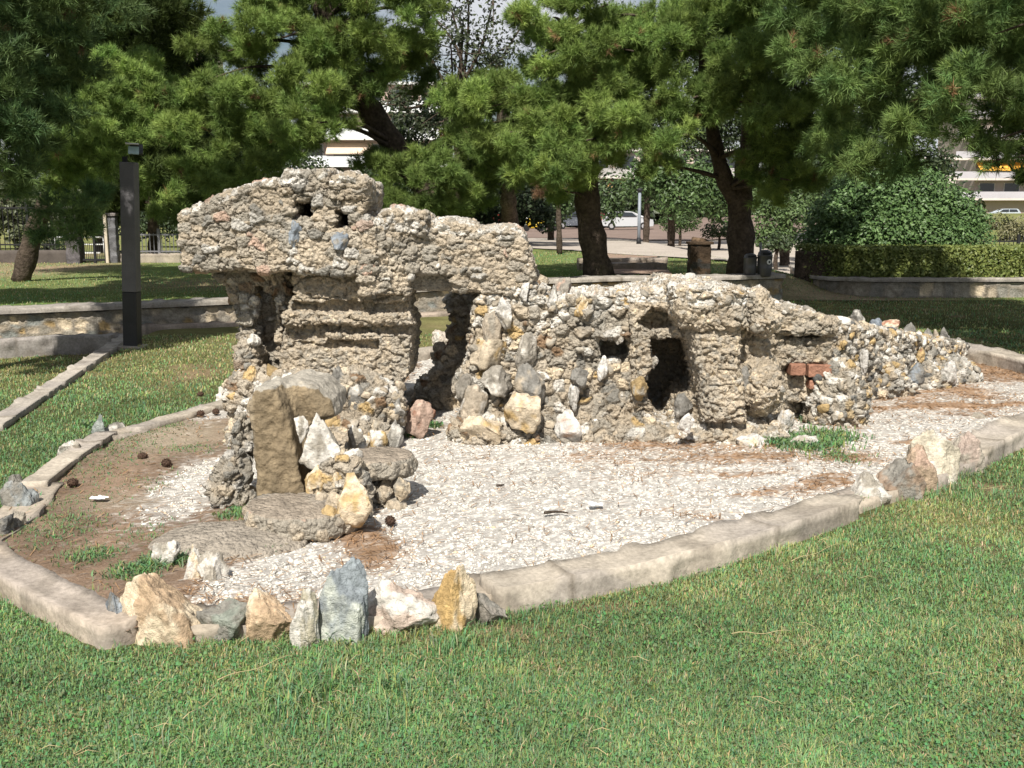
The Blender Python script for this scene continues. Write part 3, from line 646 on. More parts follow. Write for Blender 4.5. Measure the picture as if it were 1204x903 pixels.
# front round step on a shadow gap
c0 = G(362, 640, .1); g = Grid((c0[0] - .42, c0[1] - .42, -.05), (c0[0] + .42, c0[1] + .6, .3), .0095)
def disc(g, c, r, z0, z1, rnd=.03):
    dl = np.sqrt((g.X - c[0]) ** 2 + (g.Y - c[1]) ** 2) - r; dz = np.maximum(z0 - g.Z, g.Z - z1); a = np.maximum(dl + rnd, 0); b = np.maximum(dz + rnd, 0)
    return np.minimum(np.maximum(dl, dz) + rnd, 0) + np.sqrt(a * a + b * b) - rnd
cF = AT(360, 620, G(360, 648)[1] + .26)
g.u(disc(g, (cF[0], cF[1]), .30, .055, .175)); spart('front_step', g, 'slab', 7)
# right step
cR = AT(440, 560, G(448, 612)[1] + .22); g = Grid((cR[0] - .5, cR[1] - .4, -.05), (cR[0] + .45, cR[1] + .5, .5), .0095)
g.u(disc(g, (cR[0] + .03, cR[1]), .20, .215, .315)); spart('side_step', g, 'slab', 9)
# mortar apron lying left of the front step
g = Grid((-1.95, 4.3, -.06), (-1.0, 5.4, .2), .0105); ca = G(245, 655); g.u(g.ell((ca[0] + .02, ca[1] + .10, .0), (.36, .30, .115)), .02); g.u(g.ell((ca[0] + .28, ca[1] + .16, .0), (.25, .25, .1)), .05)
spart('mortar_apron', g, 'smooth', 12, fcol=lambda V, N, c: np.tile((.33, .29, .24), (len(V), 1)) * (.8 + .4 * vnoise(V * 22, 3))[:, None])
# core of cemented stones between and behind
g = Grid((-1.75, YS - .2, -.06), (-.35, YS + 1.0, .6), .0105)
g.u(g.ell((cR[0], cR[1] + .03, .03), (.17, .17, .22))); g.u(g.ell((cF[0], cF[1] + .12, -.06), (.2, .2, .13))); g.u(g.ell((cF[0] + .16, 5.14, .1), (.16, .13, .26)), .05)
for c, r in ((sp(378, 580, .30), (.16, .16, .25)), (sp(375, 545, .34), (.13, .12, .2)), (sp(400, 560, .36), (.12, .12, .16)), (sp(425, 545, .75), (.28, .15, .12))): g.u(g.ell(c, r), .05)
spart('stone_core', g, 'stony', 15)
g = Grid((-1.95, YS - .2, -.06), (-1.25, YS + .9, .5), .0105)
for c, r in ((sp(268, 572, .12), (.10, .13, .14)), (sp(276, 552, .15), (.08, .1, .1)), (sp(290, 590, .1), (.07, .1, .09)), (sp(285, 515, .3), (.07, .1, .13))): g.u(g.ell(c, r), .04)
spart('conglomerate', g, 'grey', 17)
SST = [('quartz_stone', (348, 486, 402, 548), WHITE * 1.0, .24, GREYT, taper(.55, .0)), ('ochre_stone', (390, 560, 438, 614), CREAM * 1.1, .10, OCHRE, taper(.85, .1)), ('ochre_stone', (356, 548, 380, 584), OCHRE, .16, CREAM, None),
       ('quartz_stone', (400, 528, 425, 550), WHITE, .3, None, None), ('tan_stone', (378, 548, 396, 572), TAN, .15, CREAM, None), ('ochre_stone', (384, 552, 402, 586), CREAM, .13, OCHRE, None), ('tan_stone', (368, 580, 386, 598), TAN * 1.1, .1, None, None),
       ('quartz_stone', (382, 578, 402, 604), CREAM, .1, TAN, None), ('ochre_stone', (372, 596, 398, 616), CREAM * .9, .06, OCHRE, None), ('quartz_stone', (415, 512, 437, 530), CREAM, .55, WHITE, None), ('ochre_stone', (431, 506, 456, 530), WHITE, .55, OCHRE, None),
       ('grey_stone', (452, 500, 474, 526), GREY * 1.2, .6, WHITE * .8, None), ('quartz_stone', (345, 490, 362, 512), WHITE, .26, GREYT, None), ('tan_stone', (440, 566, 462, 586), TAN, .16, GREYT, None), ('tan_stone', (446, 582, 478, 604), GREYT * 1.1, .17, TAN, None),
       ('tan_stone', (462, 562, 482, 582), GREYT, .2, CREAM, None), ('quartz_stone', (450, 600, 470, 614), CREAM, .16, None, None), ('tan_stone', (425, 590, 446, 616), GREYT * .9, .14, None, None), ('grey_stone', (408, 500, 428, 520), GREYT, .5, WHITE, None),
       ('grey_stone', (262, 540, 296, 582), GREYT * .8, .05, GREY, None), ('red_stone', (244, 555, 256, 568), BRICK * .6, .1, GREYT, None), ('grey_stone', (244, 572, 290, 606), GREYT * .75, .02, GREY, None), ('tan_stone', (268, 488, 292, 510), GREYT * .9, .4, CREAM, None), ('pink_stone', (276, 505, 296, 526), PINK, .3, GREYT, None),
       ('grey_stone', (274, 528, 296, 552), GREY, .14, WHITE * .8, None), ('brick_piece', (366, 628, 382, 642), BROWN * 1.1, -.42, BRICK * .5, None), ('tan_stone', (318, 645, 345, 662), GREYT * .8, -.3, None, None), ('quartz_stone', (350, 648, 366, 660), CREAM, -.33, None, None), ('tan_stone', (396, 640, 414, 652), GREYT * .8, -.3, None, None)]
for i, (nm, bb, c, dy, sec, shp) in enumerate(SST):
    ys_ = YS + dy
    if 344 < bb[0] < 405 and 0 < dy < .4: ys_ = G(bb[0], max(bb[3], 590), .15)[1] + .05 + (.18 if bb[3] < 575 else 0)
    elif bb[0] >= 405 and 0 < dy < .4 and bb[1] > 530: ys_ = cR[1] - .17
    dy = ys_ - YS
    V, Ft, cc, b = rock_px(bb, c, 300 + i, .7, sec, .5, sub=4, Y=YS + dy, hscale=1., rough=.16, shape=shp)
    kid(nm, V, [Ft], M_stone, seat, col=cc)

# ================================================================== THE BASIN
def H(x, y):
    """lawn height: a shallow dip left of the stone strip; a rise on the far right"""
    x = np.asarray(x, float); y = np.asarray(y, float)
    sx = np.interp(y, [SA[1], SB[1]], [SA[0], SB[0]])
    dip = sstep(.25, -.05, x - sx + .12) * sstep(SA[1] - 1.5, SB[1], y) * .22
    hill = 1.2 * sstep(9, 26, x) * sstep(27, 50, y) 
    return -dip + hill
SA, SB = G(-10, 505), G(150, 397)
K1 = [G(a, b, .1) for a, b in ((588, 694), (650, 683), (726, 669), (806, 652), (899, 626), (960, 607), (1010, 589))]
K2 = [G(1157, 531, .1), G(1204, 508, .1), np.array((4.35, 7.6, .1)), np.array((4.98, 8.6, .1)), np.array((5.25, 9.4, .1)), np.array((5.28, 10.1, .1)), np.array((4.95, 11.3, .1))]
K3 = [np.array(p) for p in ((4.9, 11.35, .1), (3.4, 11.75, .1), (1.2, 11.85, .1), (-.6, 11.5, .1), (-1.6, 10.4, .1), (-2.05, 9.2, .1))]
K4 = [G(266, 469, .08), G(210, 485, .08), G(150, 502, .08)]
K5 = [G(114, 509, .08), G(70, 536, .08), G(27, 568, .08)]
K6 = [G(-60, 628, .1), G(-28, 655, .1), G(0, 674, .1), G(60, 706, .1), G(121, 736, .1)]
CEN = np.array((.6, 7.2))
def inset(path, d):
    P = np.array(path)[:, :2]; T = np.gradient(P, axis=0); T /= np.linalg.norm(T, axis=1)[:, None]; n = np.stack((-T[:, 1], T[:, 0]), 1)
    s = np.sign(((CEN - P) * n).sum(1))[:, None]; return P + n * s * d
def kerb(path, wd, h, seed, label, smo=2, col=(.42, .37, .305), base=-.14):
    q = smooth_path(inset(path, wd / 2), .03, smo); V, Fq, c = kerb_mesh(q, wd, h, seed, None, .028, base, col)
    loc = np.array((*q[len(q) // 2], 0)); o = mesh_np('concrete_kerb', V, [Fq], M_conc, None, col=c, loc=loc)
    return tag(o, label, 'kerb', 'kerb sections round the basin')
kerb(K1, .175, .10, 5, 'long tan concrete kerb section between gravel and front lawn'); kerb(K2, .22, np.interp(np.linspace(0, 1, 40), [0, .4, 1], [.10, .14, .2]), 6, 'curved grey concrete kerb section round the right end of the basin')
kerb(K3, .2, .14, 7, 'pale concrete kerb section seen through the ruin doorway'); kerb(K4, .12, .075, 8, 'thin straight kerb section left of the ruin, ending at a white rock'); kerb(K5, .13, .08, 9, 'short worn kerb section between the upright grey slab and the grey boulder')
kerb(K6, .15, .085, 10, 'wide curved kerb section at the near left, beside the orange boulder', col=(.43, .36, .29))
K7 = [G(118, 738, .04), G(230, 745, .04), G(400, 735, .04), G(520, 722, .04), G(592, 700, .04)]; K8 = [G(1006, 596, .04), G(1070, 575, .04), G(1120, 558, .04), G(1160, 540, .04)]; K9 = [G(30, 574, .04), G(6, 600, .04), G(-20, 626, .04), G(-50, 640, .04)]; K10 = [G(152, 505, .04), G(108, 515, .04)]
for kk, lb in ((K7, 'low mortar bed holding the row of near rim boulders'), (K8, 'low mortar bed holding the right rim boulders'), (K9, 'low mortar bed under the grey boulder at the left picture edge'), (K10, 'low mortar bed under the upright grey slab')): kerb(kk, .2, .055, 21, lb, col=(.36, .31, .25))
ring = np.concatenate([inset(k, .06) for k in (K1, K2, K3, K4[:], K5, K6)])
def inside(x, y, P):
    r = np.zeros(np.shape(x), bool)
    for a, b in zip(P, np.roll(P, -1, 0)):
        r ^= ((a[1] > y) != (b[1] > y)) & (x < (b[0] - a[0]) * (y - a[1]) / (b[1] - a[1] + 1e-12) + a[0])
    return r
def blob(x, y, px, py, rx, ry):
    """soft spot measured on the ground: rx, ry in pixels of the photograph at that place"""
    c = G(px, py); s = G(px + rx, py)[0] - c[0]; t = abs(G(px, py - ry)[1] - c[1]); return np.exp(-((x - c[0]) / s) ** 2 - ((y - c[1]) / t) ** 2)
def gravel_density(x, y):
    P = np.stack((x, y, 0 * x), 1)
    lim = np.interp(y, [G(0, 700)[1], G(0, 655)[1], G(0, 610)[1], G(0, 545)[1], G(0, 500)[1]], [G(225, 700)[0], G(300, 655)[0], G(390, 610)[0], G(440, 545)[0], G(440, 500)[0]])
    g = sstep(-.12, .2, x - lim + .12 * fbm(P * 3, 3))
    g = np.maximum(g, 1.2 * blob(x, y, 235, 578, 48, 34)); g = np.maximum(g, 1.1 * blob(x, y, 300, 560, 40, 30)); g = np.maximum(g, blob(x, y, 255, 490, 36, 12)); g = np.maximum(g, .9 * blob(x, y, 290, 690, 60, 14))
    g = g * (1 - .95 * blob(x, y, 440, 660, 40, 22)) * (1 - blob(x, y, 420, 640, 30, 14)) * (1 - .75 * blob(x, y, 300, 720, 60, 12))
    g = np.where(y > G(0, 455)[1], g * np.where(x > 2.6, .45, 1), g)
    g = g * (1 - .9 * blob(x, y, 1050, 470, 60, 14)) * (1 - .8 * blob(x, y, 1165, 440, 60, 16)) * (1 - .7 * blob(x, y, 1150, 470, 40, 10))
    streak = fbm(np.stack((x * 1.6 + y * .5, y * 4.5 - x * .8, 0 * x), 1), 9, 4); far = sstep(-.5, 3.2, x)
    g = g * (1 - (.35 + .6 * far) * sstep(.02 - .12 * far, .5, streak))
    g = g * (1 - .7 * blob(x, y, 760, 530, 90, 9)) * (1 - .8 * blob(x, y, 880, 545, 120, 10))
    return np.clip(g, 0, 1)
# floor sheet
hx = .022; xs = np.arange(-3.3, 5.4, hx); ys = np.arange(3.6, 12.0, hx); XX, YY = np.meshgrid(xs, ys, indexing='ij'); ins = inside(XX, YY, ring)
x, y = XX.ravel(), YY.ravel(); P = np.stack((x, y, 0 * x), 1); gd = gravel_density(x, y)
z = FZ + .018 * fbm(P * 2.2, 5, 3) + .008 * fbm(P * 14, 6, 3) + .02 * blob(x, y, 1050, 470, 70, 14) + .01 * sstep(.5, 0, gd)
soil = np.array((.215, .150, .105)) * (.7 + .6 * vnoise(P * 5, 8))[:, None]; need = np.array((.33, .215, .135)) * (.75 + .5 * vnoise(P * 12, 4))[:, None]
pale = np.array((.33, .27, .20)); sp_ = np.clip(1.2 * blob(x, y, 210, 520, 60, 20) + .8 * blob(x, y, 150, 600, 60, 10), 0, 1)[:, None]; soil = soil * (1 - sp_) + pale * sp_
nm = sstep(-1.3, -.3, x)[:, None]; nm = np.maximum(nm, blob(x, y, 300, 720, 70, 16)[:, None]); ground = soil * (1 - nm) + need * nm
f1, f2, cc = voro(P / .026, 3); stone = np.array((.70, .665, .61)) * (.6 + .5 * cc)[:, None]; stone = np.where((f2 - f1 < .16)[:, None], np.array((.42, .395, .36)), stone)
gm = sstep(.12, .75, gd + .55 * (cc - .5))[:, None]; colf = ground * (1 - gm) + stone * gm
n0, n1 = XX.shape; i = np.arange(n0 - 1)[:, None]; j = np.arange(n1 - 1)[None, :]; Fq = np.stack((i * n1 + j, (i + 1) * n1 + j, (i + 1) * n1 + j + 1, i * n1 + j + 1), -1)
ok = ins[:-1, :-1] & ins[1:, :-1] & ins[1:, 1:] & ins[:-1, 1:]; Fq = Fq[ok]; used = np.unique(Fq); remap = np.full(len(x), -1); remap[used] = np.arange(len(used))
tag(mesh_np('basin_floor', np.stack((x, y, z), 1)[used], [remap[Fq]], M_floor, None, col=colf[used]), kind='structure')
def floor_z(x, y): P = np.stack((x, y, 0 * x), 1); return FZ + .018 * fbm(P * 2.2, 5, 3)
# loose pebbles
N0 = 105000; y = 3.7 + 7.0 * rng.random(N0) ** 1.75; x = rng.uniform(-2.6, 5.2, N0); gd = gravel_density(x, y)
ok = inside(x, y, inset(np.concatenate((ring, ring[:1])), .16)[:-1]) & (rng.random(N0) < sstep(.10, .85, gd) * np.where(y < 7.2, 1, .6)); x, y = x[ok], y[ok]; n = len(x)
V0, F0 = ico(1); s = np.clip(rng.lognormal(math.log(.0058), .36, n), .004, .016); a = rng.uniform(0, 6.28, n)
Vp = V0[None] * np.stack((s * rng.uniform(.9, 1.5, n), s * rng.uniform(.7, 1.1, n), s * rng.uniform(.4, .75, n)), 1)[:, None, :]
Vp = Vp * (1 + .25 * (rng.random((n, len(V0), 1)) - .5)); ca_, sa_ = np.cos(a)[:, None], np.sin(a)[:, None]
Vp = np.stack((Vp[..., 0] * ca_ - Vp[..., 1] * sa_ + x[:, None], Vp[..., 0] * sa_ + Vp[..., 1] * ca_ + y[:, None], Vp[..., 2] + (floor_z(x, y) + s * .02)[:, None]), -1)
pc = np.where((rng.random(n) < .09)[:, None], np.array((.36, .33, .29)), np.array((.72, .69, .63))) * rng.uniform(.66, 1.08, n)[:, None]; pc = np.where((rng.random(n) < .06)[:, None], np.array((.62, .47, .33)), pc)
tag(mesh_np('gravel', Vp.reshape(-1, 3), [(F0[None] + (np.arange(n) * len(V0))[:, None, None]).reshape(-1, 3)], M_peb, None, col=np.repeat(pc, len(V0), 0)), 'white pebble gravel over the basin floor', 'gravel', kind='stuff')

# ------------------------------------------------------------------ blades: grass, weeds, fallen needles
def blades(x, y, z, length, width, lean, col, droop=.5):
    n = len(x); a = rng.uniform(0, 6.283, n); b = a + 1.57; dx, dy = np.cos(a), np.sin(a); wx, wy = np.cos(b) * width / 2, np.sin(b) * width / 2
    l1 = lean * length * .35; l2 = lean * length; h1 = length * .55 * np.sqrt(np.maximum(0.05, 1 - (lean * .6) ** 2)); h2 = length * np.sqrt(np.maximum(.03, 1 - lean ** 2)) * (1 - droop * .25)
    V = np.zeros((n, 5, 3))
    V[:, 0] = np.stack((x - wx, y - wy, z), 1); V[:, 1] = np.stack((x + wx, y + wy, z), 1)
    V[:, 2] = np.stack((x + dx * l1 + wx * .85, y + dy * l1 + wy * .85, z + h1), 1); V[:, 3] = np.stack((x + dx * l1 - wx * .85, y + dy * l1 - wy * .85, z + h1), 1)
    V[:, 4] = np.stack((x + dx * l2, y + dy * l2, z + h2), 1)
    o = np.arange(n)[:, None] * 5; return V.reshape(-1, 3), [o + np.array([[0, 1, 2, 3]]), o + np.array([[3, 2, 4]])], np.repeat(col, 5, 0)
def grass_colour(n, dry):
    k = rng.random(n); g = np.stack((rng.uniform(.13, .25, n), rng.uniform(.24, .39, n), rng.uniform(.10, .175, n)), 1)
    yl = np.stack((rng.uniform(.28, .40, n), rng.uniform(.33, .43, n), rng.uniform(.12, .17, n)), 1); st = np.stack((rng.uniform(.42, .6, n), rng.uniform(.36, .48, n), rng.uniform(.20, .28, n)), 1)
    c = np.where((k < dry * .75)[:, None], yl, g); return np.where((k > 1 - dry * .38)[:, None], st, c)
lawn_ring = np.concatenate([inset(k, -.03) for k in (K1, K2, K3, K4, K5, K6)])
def dryness(x, y):
    P = np.stack((x, y, 0 * x), 1); d = .15 + .24 * sstep(.0, .5, fbm(P * .9, 21, 4)) + .45 * sstep(8.2, 11.5, y) * (x < 6)
    for b in ((1100, 600, 90, 20), (740, 700, 60, 14), (600, 752, 60, 12), (470, 752, 70, 12), (620, 790, 60, 10), (60, 860, 60, 30), (930, 760, 50, 16), (1130, 620, 100, 14), (330, 752, 100, 8)): d = d + .35 * blob(x, y, *b)
    return np.clip(d, 0, .95)
def bare(x, y):
    P = np.stack((x, y, 0 * x), 1); b = .55 * sstep(.25, .6, fbm(P * 1.7, 33, 4))
    for q in ((480, 752, 50, 8), (610, 742, 50, 8), (1150, 575, 50, 10), (700, 715, 70, 6), (265, 480, 30, 5), (230, 440, 30, 10)): b = np.maximum(b, .8 * blob(x, y, *q))
    return b
def lawn_area(x, y): return ~inside(x, y, lawn_ring) & (np.abs(x - np.interp(y, [SA[1], SB[1]], [SA[0], SB[0]])) > .13)
N0 = 800000; y = 2.2 / (1 - rng.random(N0) * (1 - 2.2 / 14.5)) ; x = rng.uniform(-1, 1, N0) * (.56 * y + 1.0)
keep = lawn_area(x, y) & (rng.random(N0) < (1 - bare(x, y))) & (y < 13.6 + .05 * x); x, y = x[keep], y[keep]; n = len(x); P = np.stack((x, y, 0 * x), 1)
tuft = sstep(.2, .6, fbm(P * 3.2, 41, 3)); ln = rng.uniform(.010, .032, n) * (1 + .9 * tuft) * (1 + .03 * y); lw = rng.uniform(.0022, .0048, n) * np.maximum(1, y / 4.2)
dr = dryness(x, y); cg = grass_colour(n, dr) * (.76 + .48 * vnoise(P * 2.1, 55))[:, None] * (.85 + .3 * vnoise(P * 9, 57))[:, None]
V, Fs, c = blades(x, y, H(x, y), ln, lw, rng.uniform(.15, .97, n), cg)
tag(mesh_np('grass', V, Fs, M_grass, None, col=c, smooth=False), 'short green and straw coloured lawn grass', 'grass', kind='stuff')
# broad low clover-like leaves among the grass
N0 = 40000; y = 2.45 / (1 - rng.random(N0) * (1 - 2.45 / 9)); x = rng.uniform(-1, 1, N0) * (.535 * y + .35); P = np.stack((x, y, 0 * x), 1)
keep = lawn_area(x, y) & (fbm(P * 1.6, 61, 3) > rng.uniform(-.5, .5, N0)) & (rng.random(N0) > bare(x, y)); x, y = x[keep], y[keep]; n = len(x)
V, Fs, c = blades(x, y, H(x, y) + rng.uniform(.004, .026, n), rng.uniform(.008, .020, n), rng.uniform(.006, .013, n), rng.uniform(.75, 1, n), np.stack((rng.uniform(.10, .19, n), rng.uniform(.20, .34, n), rng.uniform(.08, .13, n)), 1))
tag(mesh_np('clover', V, Fs, M_grass, None, col=c, smooth=False), 'low clover leaves in the front lawn', 'ground cover', kind='stuff')
# long tufts
def tufts(spots, seed, name, label, kind='stuff', cat='grass', dryk=.15):
    xs, ys, ls, rs = [], [], [], []; hi = name == 'weeds'
    for px, py, k, L_, rad in spots:
        c = G(px, py); q = rng.normal(size=(k, 2)) * rad; xs.append(c[0] + q[:, 0]); ys.append(c[1] + q[:, 1]); ls.append(rng.uniform(.5, 1, k) * L_)
    x, y, l_ = np.concatenate(xs), np.concatenate(ys), np.concatenate(ls); n = len(x)
    zb = np.where(inside(x, y, ring), floor_z(x, y), 0.) + 0 * x
    V, Fs, c = blades(x, y, zb, l_, np.clip(l_ * (.055 if name == 'long_grass' else .14), .003, .009) * np.maximum(1, y / 5), rng.uniform(.3 if hi else .1, .95 if hi else .9, n), grass_colour(n, np.full(n, dryk)) * (.85 if hi else 1.))
    return tag(mesh_np(name, V, Fs, M_grass, None, col=c, smooth=False), label, cat, kind=kind)
RT = []
for k in range(230):
    yy = 2.5 + 4.2 * random.random() ** 1.5; xx = random.uniform(-1, 1) * .52 * yy
    if inside(np.array([xx]), np.array([yy]), lawn_ring)[0]: continue
    rr_ = np.array((xx, yy)); dv = CT * yy + ST * CAM_H; RT.append((PW / 2 + F * xx / dv, PH / 2 + F * (CT * CAM_H - ST * yy) / dv, random.randint(14, 60), random.uniform(.035, .085), random.uniform(.02, .07)))
tufts(RT + [(345, 830, 260, .13, .07), (330, 860, 150, .10, .08), (380, 810, 130, .12, .06), (450, 850, 120, .1, .08), (540, 762, 130, .1, .05), (520, 770, 60, .1, .04), (455, 815, 60, .12, .04), (200, 880, 150, .1, .1), (70, 800, 120, .08, .1),
       (640, 880, 150, .08, .1), (880, 870, 150, .07, .12), (1000, 800, 150, .07, .12), (1120, 560, 140, .11, .05), (1135, 580, 120, .11, .07), (1085, 585, 90, .07, .06), (1020, 600, 100, .06, .07), (720, 692, 60, .06, .04), (790, 668, 80, .07, .05),
       (830, 655, 60, .06, .05), (870, 645, 70, .07, .05), (945, 622, 100, .06, .08), (610, 722, 80, .06, .05), (650, 715, 50, .05, .04), (300, 757, 80, .06, .05), (345, 757, 90, .07, .04), (365, 757, 70, .1, .03), (200, 762, 90, .06, .07), (240, 757, 60, .05, .04),
       (130, 742, 90, .06, .05), (80, 722, 100, .05, .07), (20, 700, 100, .06, .07), (430, 752, 60, .06, .04), (1060, 590, 80, .06, .06), (1180, 540, 90, .05, .08), (600, 800, 120, .07, .1), (760, 780, 120, .06, .14), (1110, 850, 150, .06, .16)], 3, 'long_grass', 'longer grass tufts along the kerb and in the front lawn')
tufts([(60, 640, 572, 0.044, 0.14), (75, 625, 396, 0.044, 0.11), (90, 520, 704, 0.044, 0.18), (120, 535, 704, 0.044, 0.23), (150, 520, 528, 0.037, 0.16), (100, 560, 616, 0.037, 0.23), (60, 560, 528, 0.037, 0.17), (190, 510, 264, 0.037, 0.11), (230, 535, 264, 0.037, 0.11), (110, 665, 484, 0.050, 0.07), (160, 685, 528, 0.062, 0.06), (195, 672, 616, 0.075, 0.05), (170, 640, 264, 0.037, 0.11),
       (285, 615, 484, 0.062, 0.06), (315, 655, 264, 0.062, 0.03), (70, 600, 352, 0.037, 0.11), (140, 580, 352, 0.037, 0.14), (760, 505, 704, 0.062, 0.11), (745, 512, 264, 0.062, 0.06), (690, 517, 352, 0.050, 0.09), (668, 520, 264, 0.062, 0.05), (930, 472, 704, 0.088, 0.11), (950, 485, 616, 0.088, 0.10), (945, 528, 1144, 0.075, 0.14), (920, 528, 616, 0.075, 0.09), (975, 520, 528, 0.062, 0.11), (960, 500, 352, 0.062, 0.08),
       (815, 482, 176, 0.075, 0.03), (510, 508, 264, 0.062, 0.03), (487, 520, 176, 0.050, 0.03), (420, 395, 4, 0.062, 0.06), (125, 510, 264, 0.050, 0.06), (20, 600, 264, 0.062, 0.06), (110, 500, 264, 0.062, 0.05), (985, 545, 220, 0.050, 0.07)], 4, 'weeds', 'small green weeds in the soil and at the foot of the ruin', cat='weeds', dryk=.08)
# fallen pine needles over floor and lawn
N0 = 60000; y = 3.7 + 7.3 * rng.random(N0) ** 1.3; x = rng.uniform(-3, 5.2, N0); gd = gravel_density(x, y); P = np.stack((x, y, 0 * x), 1)
ok = inside(x, y, ring) & (rng.random(N0) < .10 + .25 * sstep(0., 3.5, x) * vnoise(P * 3, 71) + .6 * sstep(.8, .2, gd) * (x > -1.4) + .5 * blob(x, y, 330, 720, 90, 18) + .6 * blob(x, y, 440, 660, 50, 24)); x, y = x[ok], y[ok]; n = len(x)
ln = rng.uniform(.03, .075, n); a = rng.uniform(0, 6.28, n); wd = .0018 * np.maximum(1, y / 4); zz_ = floor_z(x, y) + rng.uniform(.012, .024, n); dx, dy = np.cos(a) * ln / 2, np.sin(a) * ln / 2; ox, oy = -np.sin(a) * wd, np.cos(a) * wd
V = np.stack((np.stack((x - dx - ox, y - dy - oy, zz_ - .004), 1), np.stack((x + dx - ox, y + dy - oy, zz_ + .003), 1), np.stack((x + dx + ox, y + dy + oy, zz_ + .003), 1), np.stack((x - dx + ox, y - dy + oy, zz_ - .004), 1)), 1).reshape(-1, 3)
cn_ = np.array((.38, .235, .13)) * rng.uniform(.55, 1.35, n)[:, None]
tag(mesh_np('fallen_needles', V, [np.arange(4 * n).reshape(-1, 4)], M_grass, None, col=np.repeat(cn_, 4, 0), smooth=False), 'brown fallen pine needles on gravel and soil', 'needles', kind='stuff')
# dry stalks lying on the lawn
def stalk(pts, r, mb, c):
    q = [G(a, b, .03) for a, b in pts]; q = smooth_path(q, .03, 2); q[:, 2] += .006 * np.sin(np.linspace(0, 9, len(q)))
    mb.tube(q, np.linspace(r, r * .5, len(q)), 5, c)
mb = MB()
for pts in ([(255, 800), (300, 785), (345, 770)], [(215, 845), (260, 815)], [(860, 745), (930, 742)], [(930, 660), (985, 640)], [(1130, 575), (1185, 572)]):
    stalk(pts, .0017, mb, np.array((.50, .40, .22)))
for k in range(260):
    y = 2.6 + 4.5 * random.random() ** 1.6; x = random.uniform(-1, 1) * .5 * y
    if inside(np.array([x]), np.array([y]), lawn_ring)[0]: continue
    a = random.uniform(0, 6.28); l_ = random.uniform(.03, .09); p = np.array((x, y, .028)); d = np.array((math.cos(a), math.sin(a), 0)) * l_
    mb.tube([p, p + d * .5 + np.array((0, 0, .012)), p + d], [.0011, .001, .0006], 4, np.array((.50, .40, .22)) * random.uniform(.7, 1.2))
tag(mb.build('dry_stalks', M_plain, smooth=True, usecol=True), 'dry straw stalks lying on the front lawn', 'straw', kind='stuff')

# ------------------------------------------------------------------ lawn sheet to the horizon
xs = np.concatenate((np.linspace(-600, -14, 16), np.arange(-13.5, 13.6, .14), np.linspace(14, 600, 30))); ys = np.concatenate((np.linspace(-40, 1.5, 8), np.arange(1.8, 19, .14), np.linspace(19.3, 60, 50), np.linspace(65, 900, 14)))
XX, YY = np.meshgrid(xs, ys, indexing='ij'); x, y = XX.ravel(), YY.ravel(); P = np.stack((x, y, 0 * x), 1)
z = H(x, y) - np.where(inside(x, y, ring), .03, .004) + .012 * fbm(P * 1.3, 2, 3) * (y < 30); dr = dryness(x, y); b = bare(x, y)
gcol = np.array((.06, .085, .03)) * (1 - dr)[:, None] + np.array((.22, .21, .09)) * dr[:, None]; bb = np.clip(b * 1.1 + .12, 0, 1)[:, None]; gcol = gcol * (1 - bb) + np.array((.26, .19, .12)) * bb
n0, n1 = XX.shape; i = np.arange(n0 - 1)[:, None]; j = np.arange(n1 - 1)[None, :]
tag(mesh_np('lawn', np.stack((x, y, z), 1), [np.stack((i * n1 + j, (i + 1) * n1 + j, (i + 1) * n1 + j + 1, i * n1 + j + 1), -1).reshape(-1, 4)], M_lawn, None, col=gcol), kind='structure')

# ------------------------------------------------------------------ rocks of the basin rim
def lone_rock(name, bb, base, seed, label, cat='rock', group='rocks set in the basin rim', **k):
    x0, y0, x1, y1 = bb; e = .10 * (x1 - x0); V, Ft, c, b = rock_px((x0 - e, y0 - .04 * (y1 - y0), x1 + e, y1), base, seed, hscale=.97, **k)
    return tag(mesh_np(name, V, [Ft], M_stone, None, col=c, loc=b), label, cat, group)
WB = np.array((.50, .365, .24))
lone_rock('rim_rock', (122, 699, 168, 742), BLUEG * .95, 501, 'blue grey wedge of rock leaning behind the big orange boulder', second=GREY, depth=.6, z=.02)
lone_rock('rim_rock', (128, 690, 228, 765), WB, 502, 'large orange tan boulder with a peaked top on the near rim', second=CREAM, shape=taper(.72, -.2), depth=.65, cuts=9)
lone_rock('rim_rock', (231, 714, 286, 760), np.array((.24, .26, .22)), 503, 'low grey green rock between the two orange boulders', second=GREY, depth=.7)
lone_rock('rim_rock', (283, 702, 341, 762), WB * 1.08, 504, 'rounded pale orange boulder beside the thin upright stone', second=CREAM, depth=.7, shape=taper(.85))
lone_rock('rim_rock', (342, 695, 371, 766), np.array((.46, .42, .32)), 505, 'thin upright whitish stone left of the tall blue grey rock', second=WHITE, depth=.8, shape=taper(.9, .05), rough=.2)
lone_rock('rim_rock', (370, 664, 440, 762), np.array((.27, .30, .32)), 506, 'tall pointed blue grey rock with pale lichen patches', second=np.array((.50, .52, .46)), share=.58, depth=.55, shape=taper(.5, -.05), cuts=10)
lone_rock('rim_rock', (430, 690, 507, 748), np.array((.52, .42, .35)), 507, 'pinkish white knobbly boulder right of the pointed grey rock', second=WHITE, depth=.55, rough=.2)
lone_rock('rim_rock', (498, 669, 558, 748), np.array((.50, .34, .15)), 508, 'golden ochre jagged rock with a pointed tip', second=CREAM, depth=.6, shape=taper(.5, .3), rough=.22, cuts=8)
lone_rock('rim_rock', (552, 703, 594, 738), np.array((.31, .28, .24)), 509, 'small grey brown rock wedged against the broken kerb end', second=GREY, depth=.7)
lone_rock('rim_rock', (1003, 560, 1050, 596), WHITE * .9, 510, 'small white rock where the long kerb ends', second=GREYT, depth=.8)
